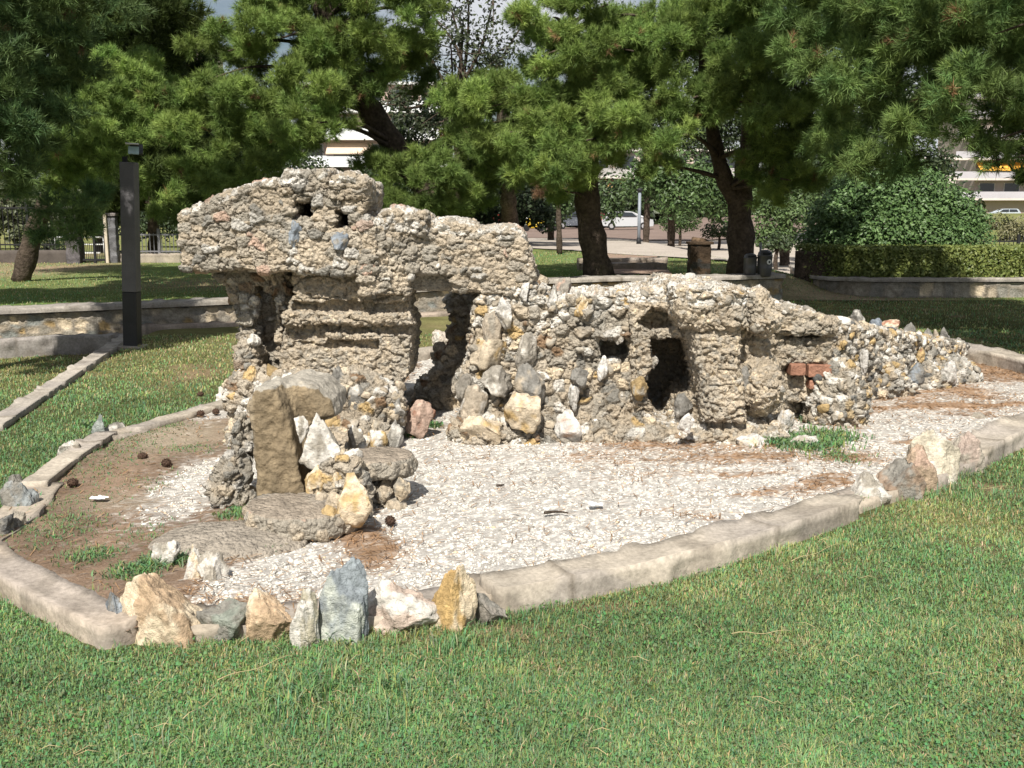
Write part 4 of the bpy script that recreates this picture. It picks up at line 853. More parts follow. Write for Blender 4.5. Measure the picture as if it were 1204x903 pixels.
lone_rock('rim_rock', (1040, 545, 1086, 590), np.array((.30, .22, .16)), 511, 'dark brown rock with a flat top on the right rim', second=GREY, depth=.9, cuts=14)
lone_rock('rim_rock', (1063, 526, 1108, 582), np.array((.46, .35, .25)), 512, 'rough tan rock between the brown rock and the pale boulder', second=PINK, depth=.8, shape=taper(.6))
lone_rock('rim_rock', (1082, 508, 1150, 572), np.array((.58, .52, .41)), 513, 'big cream and white boulder with ochre stains on the right rim', second=WHITE, share=.45, depth=.7, shape=taper(.65, -.3), cuts=10)
lone_rock('rim_rock', (1126, 510, 1164, 556), np.array((.50, .40, .34)), 514, 'pinkish wedge rock against the start of the right kerb', second=GREYT, depth=.9, shape=taper(.7, .1))
lone_rock('rim_rock', (0, 568, 33, 609), np.array((.28, .30, .30)), 515, 'rounded grey boulder at the left edge of the basin', second=GREY, depth=.9)
lone_rock('rim_rock', (4, 560, 26, 578), GREY * .8, 516, 'small dark stone behind the rounded grey boulder', depth=.8)
lone_rock('rim_rock', (-16, 606, 11, 641), DARKG, 517, 'dark slate stone cut off by the left picture edge', second=GREY, depth=.8)
lone_rock('rim_rock', (10, 602, 26, 634), GREYT, 518, 'narrow grey stone between the grey boulder and the dark slate', depth=.8)
lone_rock('rim_rock', (106, 487, 124, 516), np.array((.26, .28, .26)), 519, 'upright grey slab on the far left rim', depth=.5, shape=taper(.8, .2))
lone_rock('rim_rock', (120, 497, 148, 514), GREY * .9, 520, 'low split grey stone beside the upright grey slab', second=WHITE * .8, depth=.6)
lone_rock('rim_rock', (68, 521, 92, 536), WHITE * .85, 521, 'small flat whitish stone on the worn left kerb', second=GREYT, depth=.8, z=.03)
lone_rock('rim_rock', (256, 453, 286, 476), np.array((.72, .62, .54)), 522, 'pale pink white rock at the end of the thin left kerb', second=WHITE, depth=.8, z=.03)
lone_rock('rim_rock', (509, 388, 533, 408), np.array((.60, .52, .44)), 523, 'pale rock on the far rim seen through the doorway', second=WHITE, depth=.8, z=.0)
grp = 'loose stones on the basin floor'
lone_rock('loose_stone', (177, 636, 207, 669), WHITE * .92, 531, 'white lumpy stone at the left end of the mortar apron', group=grp, second=GREYT, z=FZ, rough=.2)
lone_rock('loose_stone', (211, 644, 236, 684), WHITE, 532, 'ribbed white stone standing in front of the mortar apron', group=grp, second=CREAM, z=FZ, shape=taper(.6), rough=.2)
lone_rock('loose_stone', (230, 649, 262, 686), GREYT * 1.15, 533, 'grey stone with a white top beside the ribbed white stone', group=grp, second=WHITE, z=FZ)
lone_rock('loose_stone', (918, 514, 966, 527), WHITE * .8, 534, 'long flat whitish slab lying in the weeds right of the pillar', group=grp, second=GREYT, z=FZ, depth=.35, cuts=16)
lone_rock('loose_stone', (1146, 486, 1164, 493), GREYT, 535, 'tiny grey stone alone on the gravel near the right kerb', group=grp, z=FZ, sub=3)
# pine cones
def pine_cone(px, py, s, z):
    p = G(px, py, z); mb = MB(); V0, F0 = ico(2); mb.add(V0 * np.array((s * .8, s, s * .75)), [F0])
    for k in range(46):
        t = (k + .5) / 46; ph = k * 2.399; zz = 1 - 2 * t; r = math.sqrt(1 - zz * zz); n = np.array((r * math.cos(ph), zz, r * math.sin(ph))); q = n * np.array((s * .82, s, s * .77))
        mb.add(V0[:12] * s * .001 + q, [np.zeros((0, 3), int)]); u_ = np.cross(n, (0, 1, 0.01)); u_ /= np.linalg.norm(u_); v_ = np.cross(n, u_)
        mb.add(np.array([q - u_ * s * .22, q + u_ * s * .22, q + n * s * .22 + v_ * s * .1, q - v_ * s * .2]), [np.array([[0, 1, 2], [0, 2, 3], [1, 3, 2], [0, 3, 1]])])
    o = mb.build('pine_cone', M_conepine, loc=None); o.location = (p[0], p[1], p[2] + s * .7); o.rotation_euler = (0, .2, random.uniform(0, 6)); return o
for px, py, s, lb in ((196, 549, .034, 'dark pine cone alone in the middle of the bare soil'), (168, 540, .03, 'dark pine cone at the edge of the weeds on the soil'), (236, 489, .03, 'left pine cone of two on the far left gravel'), (254, 487, .03, 'right pine cone of two on the far left gravel'), (86, 572, .032, 'pine cone lying on brown soil near the left boulder'),
                      (459, 617, .03, 'pine cone at the foot of the small side step'), (752, 510, .03, 'pine cone in front of the cave'), (236, 466, .028, 'pine cone in the grass behind the thin kerb')):
    tag(pine_cone(px, py, s, FZ + .01), lb, 'pine cone', 'pine cones on the ground')
# litter and twigs
def scrap(px, py, wpx, label):
    p = G(px, py, FZ + .02); s = p[1] / F * wpx; n = 12; u_ = np.linspace(-.5, .5, n); A, B = np.meshgrid(u_, u_ * .6, indexing='ij'); q = np.stack((A.ravel() * s, B.ravel() * s, .25 * s * (vnoise(np.stack((A.ravel() * 5, B.ravel() * 5, 0 * A.ravel() + px), 1), 3))), 1)
    i = np.arange(n - 1)[:, None]; j = np.arange(n - 1)[None, :]; f = np.stack((i * n + j, (i + 1) * n + j, (i + 1) * n + j + 1, i * n + j + 1), -1).reshape(-1, 4)
    f = np.concatenate((f, f[:, ::-1] + n * n)); q = np.concatenate((q, q - np.array((0, 0, .002))))
    return tag(mesh_np('paper_scrap', q, [f], M_plain, None, col=np.tile((.78, .80, .82), (len(q), 1)), loc=None), label, 'litter', 'paper scraps'), p
for a in ((116, 587, 20, 'crumpled white paper scrap on the bare soil'), (700, 594, 17, 'crumpled white paper scrap on the gravel')):
    o, p = scrap(*a); o.location = p
for pts, lb in (([(640, 603), (655, 601), (668, 603)], 'dark forked twig on the gravel'), ([(584, 571), (593, 570)], 'short dark twig on the white gravel near the ruin')):
    q = smooth_path([G(a, b, FZ + .025) for a, b in pts], .02, 2); V, f4, f3 = tube(q, np.linspace(.009, .004, len(q)), 6)
    tag(mesh_np('twig', V, [f4, f3], M_bark, None, loc=q[0]), lb, 'twig', 'twigs on the gravel')

# ================================================================== WALLS, TERRACE AND PATHS BEHIND
W1 = [G(-70, 394), G(0, 391), G(148, 385), G(276, 380), G(420, 373), G(530, 367), G(700, 361), G(845, 357), G(914, 354)]
W1 = np.array(W1); W1T = np.array([.33, .34, .36, .38, .44, .50, .52, .50, .50])
def stone_wall(name, path, tops, wd, label, seed, cop_w, cop_h=.07, sz=(.17, .17, .12), loc=None, table=None, group=None, cat='wall', capcol=(.36, .33, .29)):
    q = smooth_path(path, .035, 2); h = np.interp(np.linspace(0, 1, len(q)), np.linspace(0, 1, len(tops)), tops)
    root = empty(name, label, cat, (*q[len(q) // 2][:2], 0), group)
    V, Fq = sweep(q, wd, h - cop_h, None, .035, -.3); V, Fq = weld(V, Fq); N = normals(V, [Fq]); W = V + .03 * np.stack([fbm(V * 5, seed + k, 2) for k in range(3)], 1)
    f1, f2, c = voro(W / np.array(sz), seed); e = sstep(.03, .2, f2 - f1)
    col = pick(c, table or [(.3, GREYT), (.5, TAN), (.68, np.array((.27, .28, .26))), (.84, CREAM), (.95, OCHRE * .8), (1, GREY)]) * (.75 + .45 * vnoise(V * 14, seed + 4))[:, None]
    col = col * e[:, None] + np.array((.25, .22, .18)) * (1 - e)[:, None]
    kid('stone_facing', V + N * (.03 * e * (.4 + .6 * c) + .008 * fbm(V * 20, 3))[:, None], [Fq], M_stone, root, col=col)
    V, Fq, c = kerb_mesh(q, cop_w, cop_h, seed + 1, None, .03, .004, capcol); V[:, 2] += np.interp(V[:, 0] * 0, [0], [0])
    k = np.argmin(((V[:, None, ::8] * 0)), axis=None) if False else None
    near = np.array([np.argmin((q[:, 0] - v[0]) ** 2 + (q[:, 1] - v[1]) ** 2) for v in V[:: max(1, len(V) // 4000)]])
    sx = np.interp(np.arange(len(V)), np.arange(len(V))[:: max(1, len(V) // 4000)], h[near])
    zoff = np.array([h[np.argmin((q[:, 0] - v[0]) ** 2 + (q[:, 1] - v[1]) ** 2)] for v in V]) if len(V) < 60000 else sx
    V[:, 2] += zoff - cop_h
    kid('coping', V, [Fq], M_conc, root, col=c); return root
stone_wall('stone_wall', W1, W1T, .30, 'long low field stone wall with a concrete coping running behind the ruin', 61, .40)
# concrete ledge along the wall foot and the dip wall on the left
q = [G(148, 387) + np.array((0, -.12, 0)), G(276, 382) + np.array((0, -.14, 0)), G(420, 375) + np.array((0, -.16, 0)), G(530, 369) + np.array((0, -.18, 0)), G(760, 362) + np.array((0, -.2, 0))]
V, Fq, c = kerb_mesh(smooth_path(q, .04, 2), .16, .05, 63, None, .03, -.2, (.34, .28, .23)); tag(mesh_np('concrete_ledge', V, [Fq], M_conc, None, col=c, loc=q[1]), 'brownish concrete ledge along the foot of the long stone wall', 'ledge')
qd = [SB + np.array((.12, .1, 0)), G(60, 398) + np.array((0, .1, 0)), G(0, 402) + np.array((0, .1, 0)), G(-120, 408) + np.array((0, .1, 0))]
V, Fq, c = kerb_mesh(resample(qd, .04), .16, .02, 64, None, .03, -.5, (.28, .26, .24)); tag(mesh_np('retaining_wall', V, [Fq], M_conc, None, col=c, loc=qd[1] + np.array((0, 0, -.2))), 'low shaded concrete retaining wall under the stone wall at the left edge', 'wall')
qs = [SA, SA * .5 + SB * .5, SB]; V, Fq, c = kerb_mesh(resample(qs, .04), .15, .03, 65, None, .03, -.3, (.40, .36, .31)); tag(mesh_np('stone_strip', V, [Fq], M_conc, None, col=c, loc=qs[1]), 'straight pale stone edging strip running from the lamp pillar to the left picture edge', 'edging')

def wy(x): return np.interp(x, W1[:, 0], W1[:, 1])
def UP(x, y):
    """height of the terrace behind the wall"""
    x = np.asarray(x, float); y = np.asarray(y, float); base = np.interp(x, W1[:, 0], W1T - .07)
    base = base * sstep(7.4, 5.0, x) * np.where(x > W1[-1, 0] - .02, sstep(.0, 2.2, y - W1[-1, 1]), 1.); far = sstep(70, 30, y)
    hill = 1.2 * sstep(10, 24, x) * sstep(26, 46, y)
    return base * far + hill
def gr(px, py):
    """point of the terrace seen at a pixel"""
    z = .4
    for _ in range(12):
        p = G(px, py, z); z = float(UP(p[0], p[1]))
    return G(px, py, z)
xs = np.concatenate((np.linspace(-400, -24, 12), np.arange(-23, 26, .3), np.linspace(27, 400, 14))); t = np.concatenate((np.arange(0, 14, .25), np.linspace(14.5, 60, 50), np.linspace(65, 500, 12)))
XX, TT = np.meshgrid(xs, t, indexing='ij'); YY = np.where(XX < W1[-1, 0] - .1, wy(XX) + .05, wy(XX) + .05 + 0) + TT; x, y = XX.ravel(), YY.ravel(); P = np.stack((x, y, 0 * x), 1)
z = UP(x, y) + .03 * fbm(P * .5, 4, 3) * sstep(0, 2, TT.ravel()) + .008; dr = np.clip(.25 + .5 * fbm(P * .35, 6, 4) + .35 * sstep(28, 36, y), 0, 1)
col = np.array((.13, .19, .06)) * (1 - dr)[:, None] + np.array((.27, .24, .11)) * dr[:, None]
sandy = np.clip(blob(x, y, 60, 330, 60, 10) + blob(x, y, 10, 320, 60, 14) + .9 * blob(x, y, 900, 340, 60, 6) + .8 * blob(x, y, 250, 352, 120, 8) + .9 * blob(x, y, 1010, 352, 120, 5), 0, 1)[:, None]; col = col * (1 - sandy) + np.array((.33, .25, .17)) * sandy
n0, n1 = XX.shape; i = np.arange(n0 - 1)[:, None]; j = np.arange(n1 - 1)[None, :]
tag(mesh_np('upper_lawn', np.stack((x, y, z), 1), [np.stack((i * n1 + j, (i + 1) * n1 + j, (i + 1) * n1 + j + 1, i * n1 + j + 1), -1).reshape(-1, 4)], M_lawn, None, col=col), kind='structure')
# sparse blades on the terrace
N0 = 60000; y = rng.uniform(12.5, 30, N0); x = rng.uniform(-1, 1, N0) * (.53 * y); up = y > wy(x) + .3; keep = (x < 7.5) | (y > 0); zb = np.where(up, UP(x, y), 0) 
keep = up | ((x > 4.9) & (y > 13)); x, y, zb = x[keep], y[keep], zb[keep]; n = len(x)
V, Fs, c = blades(x, y, zb, rng.uniform(.025, .06, n), .006 * y / 10, rng.uniform(.2, .9, n), grass_colour(n, np.full(n, .4)))
tag(mesh_np('far_grass', V, Fs, M_grass, None, col=c, smooth=False), 'mown grass on the lawns behind the long stone wall', 'grass', kind='stuff')
def sheet(name, pts, mat, dz, n=24):
    """a strip on the terrace given by its left and right edge points"""
    Lp = resample([p[0] for p in pts], None) if False else np.array([p[0] for p in pts]); Rp = np.array([p[1] for p in pts]); tt = np.linspace(0, 1, 40); k = np.linspace(0, 1, len(Lp))
    A = np.stack([np.interp(tt, k, Lp[:, a]) for a in range(2)], 1); B = np.stack([np.interp(tt, k, Rp[:, a]) for a in range(2)], 1); u_ = np.linspace(0, 1, n)
    Q = A[:, None] + (B - A)[:, None] * u_[None, :, None]; x, y = Q[..., 0].ravel(), Q[..., 1].ravel(); z = UP(x, y) + .03 * fbm(np.stack((x, y, 0 * x), 1) * .5, 4, 3) + dz
    i = np.arange(39)[:, None]; j = np.arange(n - 1)[None, :]
    return tag(mesh_np(name, np.stack((x, y, z), 1), [np.stack((i * n + j, i * n + j + 1, (i + 1) * n + j + 1, (i + 1) * n + j), -1).reshape(-1, 4)], mat, None), kind='structure')
sheet('garden_path', [(gr(690, 324), gr(790, 324)), (gr(703, 305), gr(775, 305)), (gr(712, 288), gr(752, 288))], M_path, .03)
sheet('pavement', [(gr(450, 288), gr(1100, 288)), (gr(450, 283), gr(1100, 283))], M_pave, .04, 60)
sheet('road', [(gr(450, 282.5), gr(1100, 282.5)), (gr(420, 264), gr(1100, 264))], M_asph, .05, 60)
# two low steps across the path
for k, (py, lb) in enumerate(((311, 'upper dark stone step across the garden path'), (318, 'lower dark stone step across the garden path'))):
    a, b = gr(680, py), gr(782, py); V, Fq, c = kerb_mesh(resample([a[:2].tolist() + [0], b[:2].tolist() + [0]], .06), .22, a[2] + .13, 66 + k, None, .05, 0, (.30, .25, .20)); tag(mesh_np('stone_step', V, [Fq], M_conc, None, col=c, loc=(*((a + b) / 2)[:2], a[2])), lb, 'step', 'steps of the garden path')

# ================================================================== TREES
def tree_trunk(root, paths, name='trunk', mat=None):
    Vs, F4, F3, n = [], [], [], 0
    for pts, r0, r1 in paths:
        q = smooth_path(pts, .18, 2); m = len(q); rr = np.linspace(r0, r1, m) * (1 + .1 * np.sin(np.arange(m) * 1.7 + r0 * 50)); 
        V, f4, f3 = tube(q, rr, 12 if r0 > .06 else 6); V = V + .16 * r0 * fbm(V * np.array((5, 5, 2.)), 5, 3)[:, None] * normals(V, [f4, f3])
        Vs.append(V); F4.append(f4 + n); F3.append(f3 + n); n += len(V)
    return kid(name, np.concatenate(Vs), [np.concatenate(F4), np.concatenate(F3)], mat or M_bark, root)
def unit(v): return v / (np.linalg.norm(v, axis=-1, keepdims=True) + 1e-9)
def needles(C, Rr, dens, r, L_=.15, wd=.012, per=9, light=1., hue=0.):
    """needle sprays on a set of ellipsoid clumps, gathered in small upturned tufts; returns triangles and colours"""
    Vs, Cs = [], []
    for c, rad in zip(C, Rr):
        area = 4 * math.pi * (rad[0] * rad[1] + rad[0] * rad[2] + rad[1] * rad[2]) / 3; ns = max(6, int(area * dens))
        nl = max(5, int(area * 1.6)); ld = unit(r.normal(size=(nl, 3)) + np.array((0, 0, .15))); lr = min(rad) * r.uniform(.28, .48, nl); lc = c + ld * np.array(rad) * r.uniform(.55, .95, (nl, 1))   # lobes
        w_ = r.integers(0, nl, ns); d = unit(r.normal(size=(ns, 3)) + np.array((0, 0, .25))); d = unit(d + ld[w_] * .5); sh = r.uniform(.5, 1.05, ns) ** .6
        sp = lc[w_] + d * lr[w_][:, None] * sh[:, None] * np.array((1.15, 1.15, .75))
        nt = 5; ax = unit(d + r.normal(size=(ns, 3)) * .35 + np.array((0, 0, .45)))
        tt = np.linspace(-.07, .12, nt)[None, :, None] * (L_ / .15); tp = sp[:, None, :] + ax[:, None, :] * tt + r.normal(size=(ns, nt, 3)) * .015
        base = np.repeat(tp.reshape(-1, 3), per, 0); axr = np.repeat(np.repeat(ax, nt, 0), per, 0); n = len(base)
        dirn = unit(axr * r.uniform(.4, 1.1, (n, 1)) + r.normal(size=(n, 3)) * .5); side = unit(np.cross(dirn, r.normal(size=(n, 3)))) * wd / 2
        ll = L_ * r.uniform(.6, 1.15, (n, 1)); tip = base + dirn * ll
        Vs.append(np.stack((base - side, base + side, tip), 1).reshape(-1, 3))
        lt = r.uniform(.75, 1.3, nl)[w_]; tone = np.repeat(np.repeat(lt * r.uniform(.75, 1.2, ns), nt), per) * r.uniform(.8, 1.2, n)
        yl = np.repeat(np.repeat(r.random(ns) * .5 + r.random(nl)[w_] * .5, nt), per)
        cc = np.array((.095, .165, .043))[None] * (1 - yl[:, None]) + np.array((.215, .28, .07))[None] * yl[:, None] + np.array((-.02, .0, .03)) * hue
        dead = np.repeat(np.repeat(r.random(ns) < .006, nt), per); cc[dead] = (.20, .12, .06); cc = cc * (tone * light)[:, None]; Cs.append(np.repeat(cc, 3, 0))  # light multiplies needle colour: lit crowns painted brighter, shaded ones darker
    V = np.concatenate(Vs); return V, [np.arange(len(V)).reshape(-1, 3)], np.clip(np.concatenate(Cs), .005, 1)
def pine(label, trunk, clumps, seed, dens=62, flat=.66, name='pine_tree', light=1., hue=0., L_=.125, wd=.0085, extra=True, tr=(.2, .09), forks=(), per=13, shade_clumps=(), dead=False, group='pine trees round the lawn'):
    r = np.random.default_rng(seed); tk = np.array(trunk, float); root = empty(name, label, 'tree', tk[0], group); q = smooth_path(tk, .2, 2)
    C, Rr = [], []
    for px, py, pr, Y in clumps:
        Y = Y + r.uniform(-.5, .7) * (Y > 12); p = AT(px, py, Y); s = pr * Y / F * .98; C.append(p); Rr.append((s * 1.12, s * 1.05, s * flat))
        if extra:
            o = r.normal(size=3) * s * .55; C.append(p + o + np.array((0, s * 1.9, .1 * s))); Rr.append((s, s, s * flat))
    for cx, cy, cz, cr_ in shade_clumps: C += [np.array((cx, cy, cz))] * 4; Rr += [(cr_ * k_, cr_ * k_, cr_ * flat * k_) for k_ in (1, .9, .75, .55)]  # foliage added high up, only for the shade it casts
    paths = [(tk, *tr)] + [(np.array(f_, float), tr[0] * .62, tr[1] * .6) for f_ in forks]; allq = np.concatenate([q] + [smooth_path(f_, .2, 2) for f_ in forks]) if forks else q
    for c in C[::2] if extra else C:
        cand = allq[allq[:, 2] < max(c[2] - .05, allq[:, 2].min() + .8)]; cand = cand if len(cand) else allq
        a = cand[np.argmin(np.linalg.norm(cand - c, axis=1) - .25 * cand[:, 2])]
        if np.linalg.norm(c - a) > 3.0: continue
        mid = a * .5 + c * .5 + np.array((0, 0, .12 * np.linalg.norm(c - a))) + r.normal(size=3) * .1
        paths.append(([a, mid, c], .05, .012))
    tree_trunk(root, paths); V, Ft, col = needles(C, Rr, dens, r, L_, wd, per, light, hue)
    if dead: col = col.mean(1, keepdims=True) * np.array((1.9, 1.15, .7))
    kid('crown', V, Ft, M_needle, root, col=col, smooth=False); return root
gT = lambda px, py: gr(px, py)
# far left, leaning trunk
b = gT(24, 331); Yb = b[1]
pine('leaning pine with a sunlit rounded crown left of the lamp pillar', [b, AT(32, 300, Yb), AT(45, 255, Yb - .1), AT(68, 215, Yb - .2), AT(100, 160, Yb - .3), AT(120, 90, Yb - .2)],
     [(70, 130, 42, 17.2), (110, 118, 42, 17), (135, 150, 36, 16.8), (95, 165, 42, 16.8), (55, 175, 36, 17), (125, 185, 34, 16.8), (80, 205, 28, 16.9), (40, 205, 32, 17.2), (110, 85, 36, 17.6), (150, 100, 34, 17.8), (30, 140, 36, 17.5), (145, 210, 20, 16.9), (60, 95, 36, 17.8)], 1, light=1.5)  # needle colour raised so the crown looks strongly sunlit
pine('near pine with bluish drooping foliage cut off by the left picture edge', [np.array((-6.6, 10.3, 0)), np.array((-6.5, 10.3, 2.)), np.array((-6.3, 10.2, 4.5))],
     [(-6, 80, 46, 10.3), (-18, 130, 62, 10.2), (0, 150, 40, 10.2), (-12, 195, 52, 10.1), (4, 205, 24, 10.2), (-60, 100, 80, 10.2), (-70, 190, 70, 10.), (-60, 20, 80, 10.3), (-130, 80, 90, 9.8), (-140, 0, 90, 10), (-110, -80, 100, 10)], 2, hue=.7, light=.85, dens=45, wd=.009, L_=.12, tr=(.22, .1), shade_clumps=[(-5.4, 12.0, 5.4, .9), (-7.0, 12.1, 5.4, 1.2), (-8.4, 12.0, 5.4, 1.2), (-6.2, 12.5, 5.5, 1.2), (-7.8, 12.8, 5.6, 1.2), (-9.2, 12.4, 5.5, 1.2), (-5.0, 12.4, 5.5, .9), (-4.6, 13.3, 5.7, .8), (-7.0, 16.8, 8.3, 1.5), (-9.0, 16.4, 8.2, 1.5), (-11.0, 17.0, 8.3, 1.5), (-8.0, 18.6, 8.6, 1.5), (-5.8, 18.0, 8.3, 1.3), (-5.4, 20.0, 8.7, 1.2)])  # the last list is foliage added overhead to cast shade on the bank
pine('tall dark pine behind the lamp pillar with a slim straight trunk', [gT(181, 306), AT(180, 250, 27), AT(178, 150, 27), AT(170, 40, 27), AT(165, -60, 27)],
     [(165, 200, 40, 27), (200, 215, 34, 27.5), (140, 230, 30, 27), (185, 150, 46, 27.5), (130, 60, 55, 26), (80, 40, 50, 26), (30, 30, 55, 26), (135, 15, 46, 26), (185, 70, 40, 27), (215, 130, 40, 28), (195, 180, 40, 28), (100, 0, 60, 26), (20, -10, 60, 26), (222, 190, 30, 28), (225, 245, 26, 28)], 3, light=.40, dens=26, wd=.02, L_=.24, flat=.8, tr=(.16, .08))  # needle colour cut down to paint this crown as lying in shade
b = np.array((-.55, 19.3, .35))
pine('big spreading pine with a thick slanting trunk rising behind the tall block of the ruin', [b, AT(545, 280, 19.3), AT(498, 215, 19.2), AT(455, 160, 19), AT(428, 120, 18.8), AT(395, 60, 18.5), AT(370, -20, 18.2)],
     [(268, 60, 42, 17), (330, 45, 48, 17), (395, 62, 50, 17), (440, 40, 44, 17.4), (300, 115, 46, 16.6), (355, 112, 46, 16.6), (255, 125, 40, 16.8), (235, 165, 36, 16.8), (290, 165, 40, 16.5), (335, 160, 38, 16.6), (222, 210, 34, 16.8), (262, 212, 36, 16.5), (205, 245, 24, 16.6),
      (405, 105, 40, 17), (445, 85, 38, 17.4), (470, 55, 28, 17.8), (300, 0, 50, 17.4), (365, -15, 55, 17.4), (430, -10, 50, 17.6), (490, 15, 30, 18), (320, 200, 32, 16.8), (365, 145, 28, 17), (240, 95, 30, 17)], 4, light=1.2, tr=(.34, .14))
pine('low bushy pine with layered branches just behind the lintel of the ruin', [np.array((-1.7, 18.6, .4)), AT(492, 250, 18.4), AT(490, 190, 18.2)],
     [(468, 205, 30, 17.6), (510, 205, 34, 17.5), (540, 222, 24, 17.6), (490, 232, 32, 17.3), (525, 245, 24, 17.4), (452, 232, 24, 17.6), (435, 190, 22, 18), (470, 255, 20, 17.5), (500, 185, 22, 17.8)], 5, flat=.5, light=.95, tr=(.14, .06), dens=70)
pine('pine with a dark straight trunk standing behind the low wall of the ruin', [gT(600, 284), AT(599, 260, 33), AT(597, 190, 33), AT(590, 100, 33)],
     [(585, 175, 30, 32), (620, 165, 36, 32), (560, 165, 28, 32.5), (600, 205, 26, 32), (640, 205, 26, 32), (560, 205, 22, 33)], 6, light=.7, dens=26, wd=.022, L_=.26, tr=(.40, .2))
b = gT(704, 325)
pine('broad bright pine at the centre with a thick dark trunk leaning left', [b, AT(698, 290, b[1]), AT(690, 245, b[1]), AT(690, 195, b[1] - .1), AT(684, 120, b[1] - .3), AT(665, 40, b[1] - .3)],
     [(545, 112, 28, 17.6), (578, 125, 38, 17.2), (620, 110, 40, 17), (600, 155, 40, 16.8), (640, 165, 42, 16.6), (690, 165, 42, 16.5), (735, 150, 36, 16.9), (575, 175, 28, 17), (610, 195, 30, 16.9), (655, 200, 30, 16.8), (700, 195, 28, 16.8), (655, 115, 42, 16.8), (705, 110, 44, 16.8), (640, 65, 40, 17.2),
      (690, 50, 48, 17.2), (745, 60, 42, 17.4), (650, 20, 38, 17.4), (715, 5, 50, 17.6), (760, 105, 36, 17.4), (545, 150, 22, 17.4), (665, 225, 20, 17), (775, 20, 44, 17.8)], 7, light=1.28, tr=(.27, .12))
b = gT(872, 324)
pine('forked pine with a broad crown behind the litter bins', [b, AT(872, 285, b[1]), AT(868, 240, b[1]), AT(880, 190, b[1]), AT(886, 120, b[1]), AT(880, 30, b[1])],
     [(800, 60, 46, 17.4), (850, 45, 48, 17.2), (895, 70, 46, 17.2), (940, 55, 44, 17.5), (815, 115, 42, 17), (860, 115, 42, 17), (905, 125, 42, 17), (950, 110, 42, 17.3), (785, 160, 30, 17), (915, 175, 36, 17), (955, 165, 40, 17.2), (830, 0, 50, 17.6), (890, 5, 50, 17.6), (950, 0, 50, 17.8),
      (985, 60, 40, 17.8), (930, 212, 26, 17.2), (965, 205, 24, 17.4), (985, 130, 34, 17.8), (1000, 10, 50, 18), (905, 215, 20, 17.4), (775, 195, 20, 17.4)], 8, light=1.12, tr=(.27, .12), forks=[[AT(868, 243, b[1]), AT(852, 215, b[1] - .1), AT(843, 180, b[1] - .2), AT(830, 110, b[1] - .2), AT(825, 40, b[1] - .2)]])
pine('near pine with drooping sunlit sprays overhanging the right side', [np.array((8.6, 12.6, 0)), np.array((8.4, 12.6, 2.)), np.array((7.6, 12.6, 4.5)), np.array((6.4, 12.6, 5.5))],
     [(1055, 35, 60, 12.6), (1115, 50, 56, 12.3), (1170, 40, 60, 12.2), (1150, 95, 48, 12.1), (1195, 110, 46, 12.1), (1105, 110, 46, 12.4), (1060, 105, 46, 12.8), (1035, 160, 36, 13), (1085, 160, 36, 12.8), (1130, 145, 26, 12.4), (1170, 165, 20, 12.3), (1230, 60, 80, 12.2), (1010, 75, 44, 13), (1120, -20, 70, 12.6), (1040, -20, 60, 13), (1200, -30, 70, 12.4),
      (1050, 200, 26, 13.2), (1300, 0, 110, 12.4), (1290, -110, 120, 12.6), (1180, -120, 110, 12.6), (1020, 195, 22, 13.2), (1204, 212, 14, 13), (1172, 188, 18, 12.6), (1310, 110, 90, 12.2), (1000, 130, 30, 13.2)], 9, light=1.05, hue=.35, dens=46, wd=.0095, L_=.145, tr=(.26, .12), shade_clumps=[(4.9, 8.4, 5.0, .9), (6.3, 8.5, 5.0, 1.1), (7.9, 8.7, 5.1, 1.2), (9.4, 8.9, 5.2, 1.2), (5.4, 13.2, 6.6, 1.2), (3.6, 13.8, 6.6, 1.0), (6.2, 9.8, 5.9, 1.0)])  # the last list is foliage added overhead to darken the right lawn with shadow
# young tree with dead brown needles
b = gT(658, 299)
pine('young thin tree with brown dead foliage left of the leaning dark trunk', [b, AT(657, 262, b[1]), AT(656, 222, b[1])], [(640, 220, 14, b[1]), (665, 216, 14, b[1]), (652, 208, 14, b[1])], 10, extra=False, tr=(.09, .05), light=1., dens=30, dead=True)

# ---- broadleaf trees and shrubs
def leaves(C, Rr, dens, r, size=.10, cols=((.05, .085, .03), (.09, .14, .045)), hollow=.5):
    Vs, Cs = [], []
    for c, rad in zip(C, Rr):
        area = 4 * math.pi * (rad[0] * rad[1] + rad[0] * rad[2] + rad[1] * rad[2]) / 3; n = max(30, int(area * dens))
        d = unit(r.normal(size=(n, 3))); sh = r.uniform(hollow, 1.06, n); lump = 1 + .35 * fbm(d * 2.1 + c, 5, 3)
        p = c + d * np.array(rad) * (sh * lump)[:, None]; nrm = unit(d * .6 + r.normal(size=(n, 3)) * .5 + np.array((0, -.2, .5))); t = unit(np.cross(nrm, r.normal(size=(n, 3)))); bb = np.cross(nrm, t)
        s = size * r.uniform(.6, 1.25, (n, 1)); Vs.append(np.stack((p - t * s * .5, p - bb * s * .28, p + t * s * .5 - nrm * s * .15, p + bb * s * .28), 1).reshape(-1, 3))
        k = r.random((n, 1)); cc = np.array(cols[0]) * (1 - k) + np.array(cols[1]) * k; Cs.append(np.repeat(cc * r.uniform(.75, 1.2, (n, 1)), 4, 0))
    V = np.concatenate(Vs); return V, [np.arange(len(V)).reshape(-1, 4)], np.concatenate(Cs)
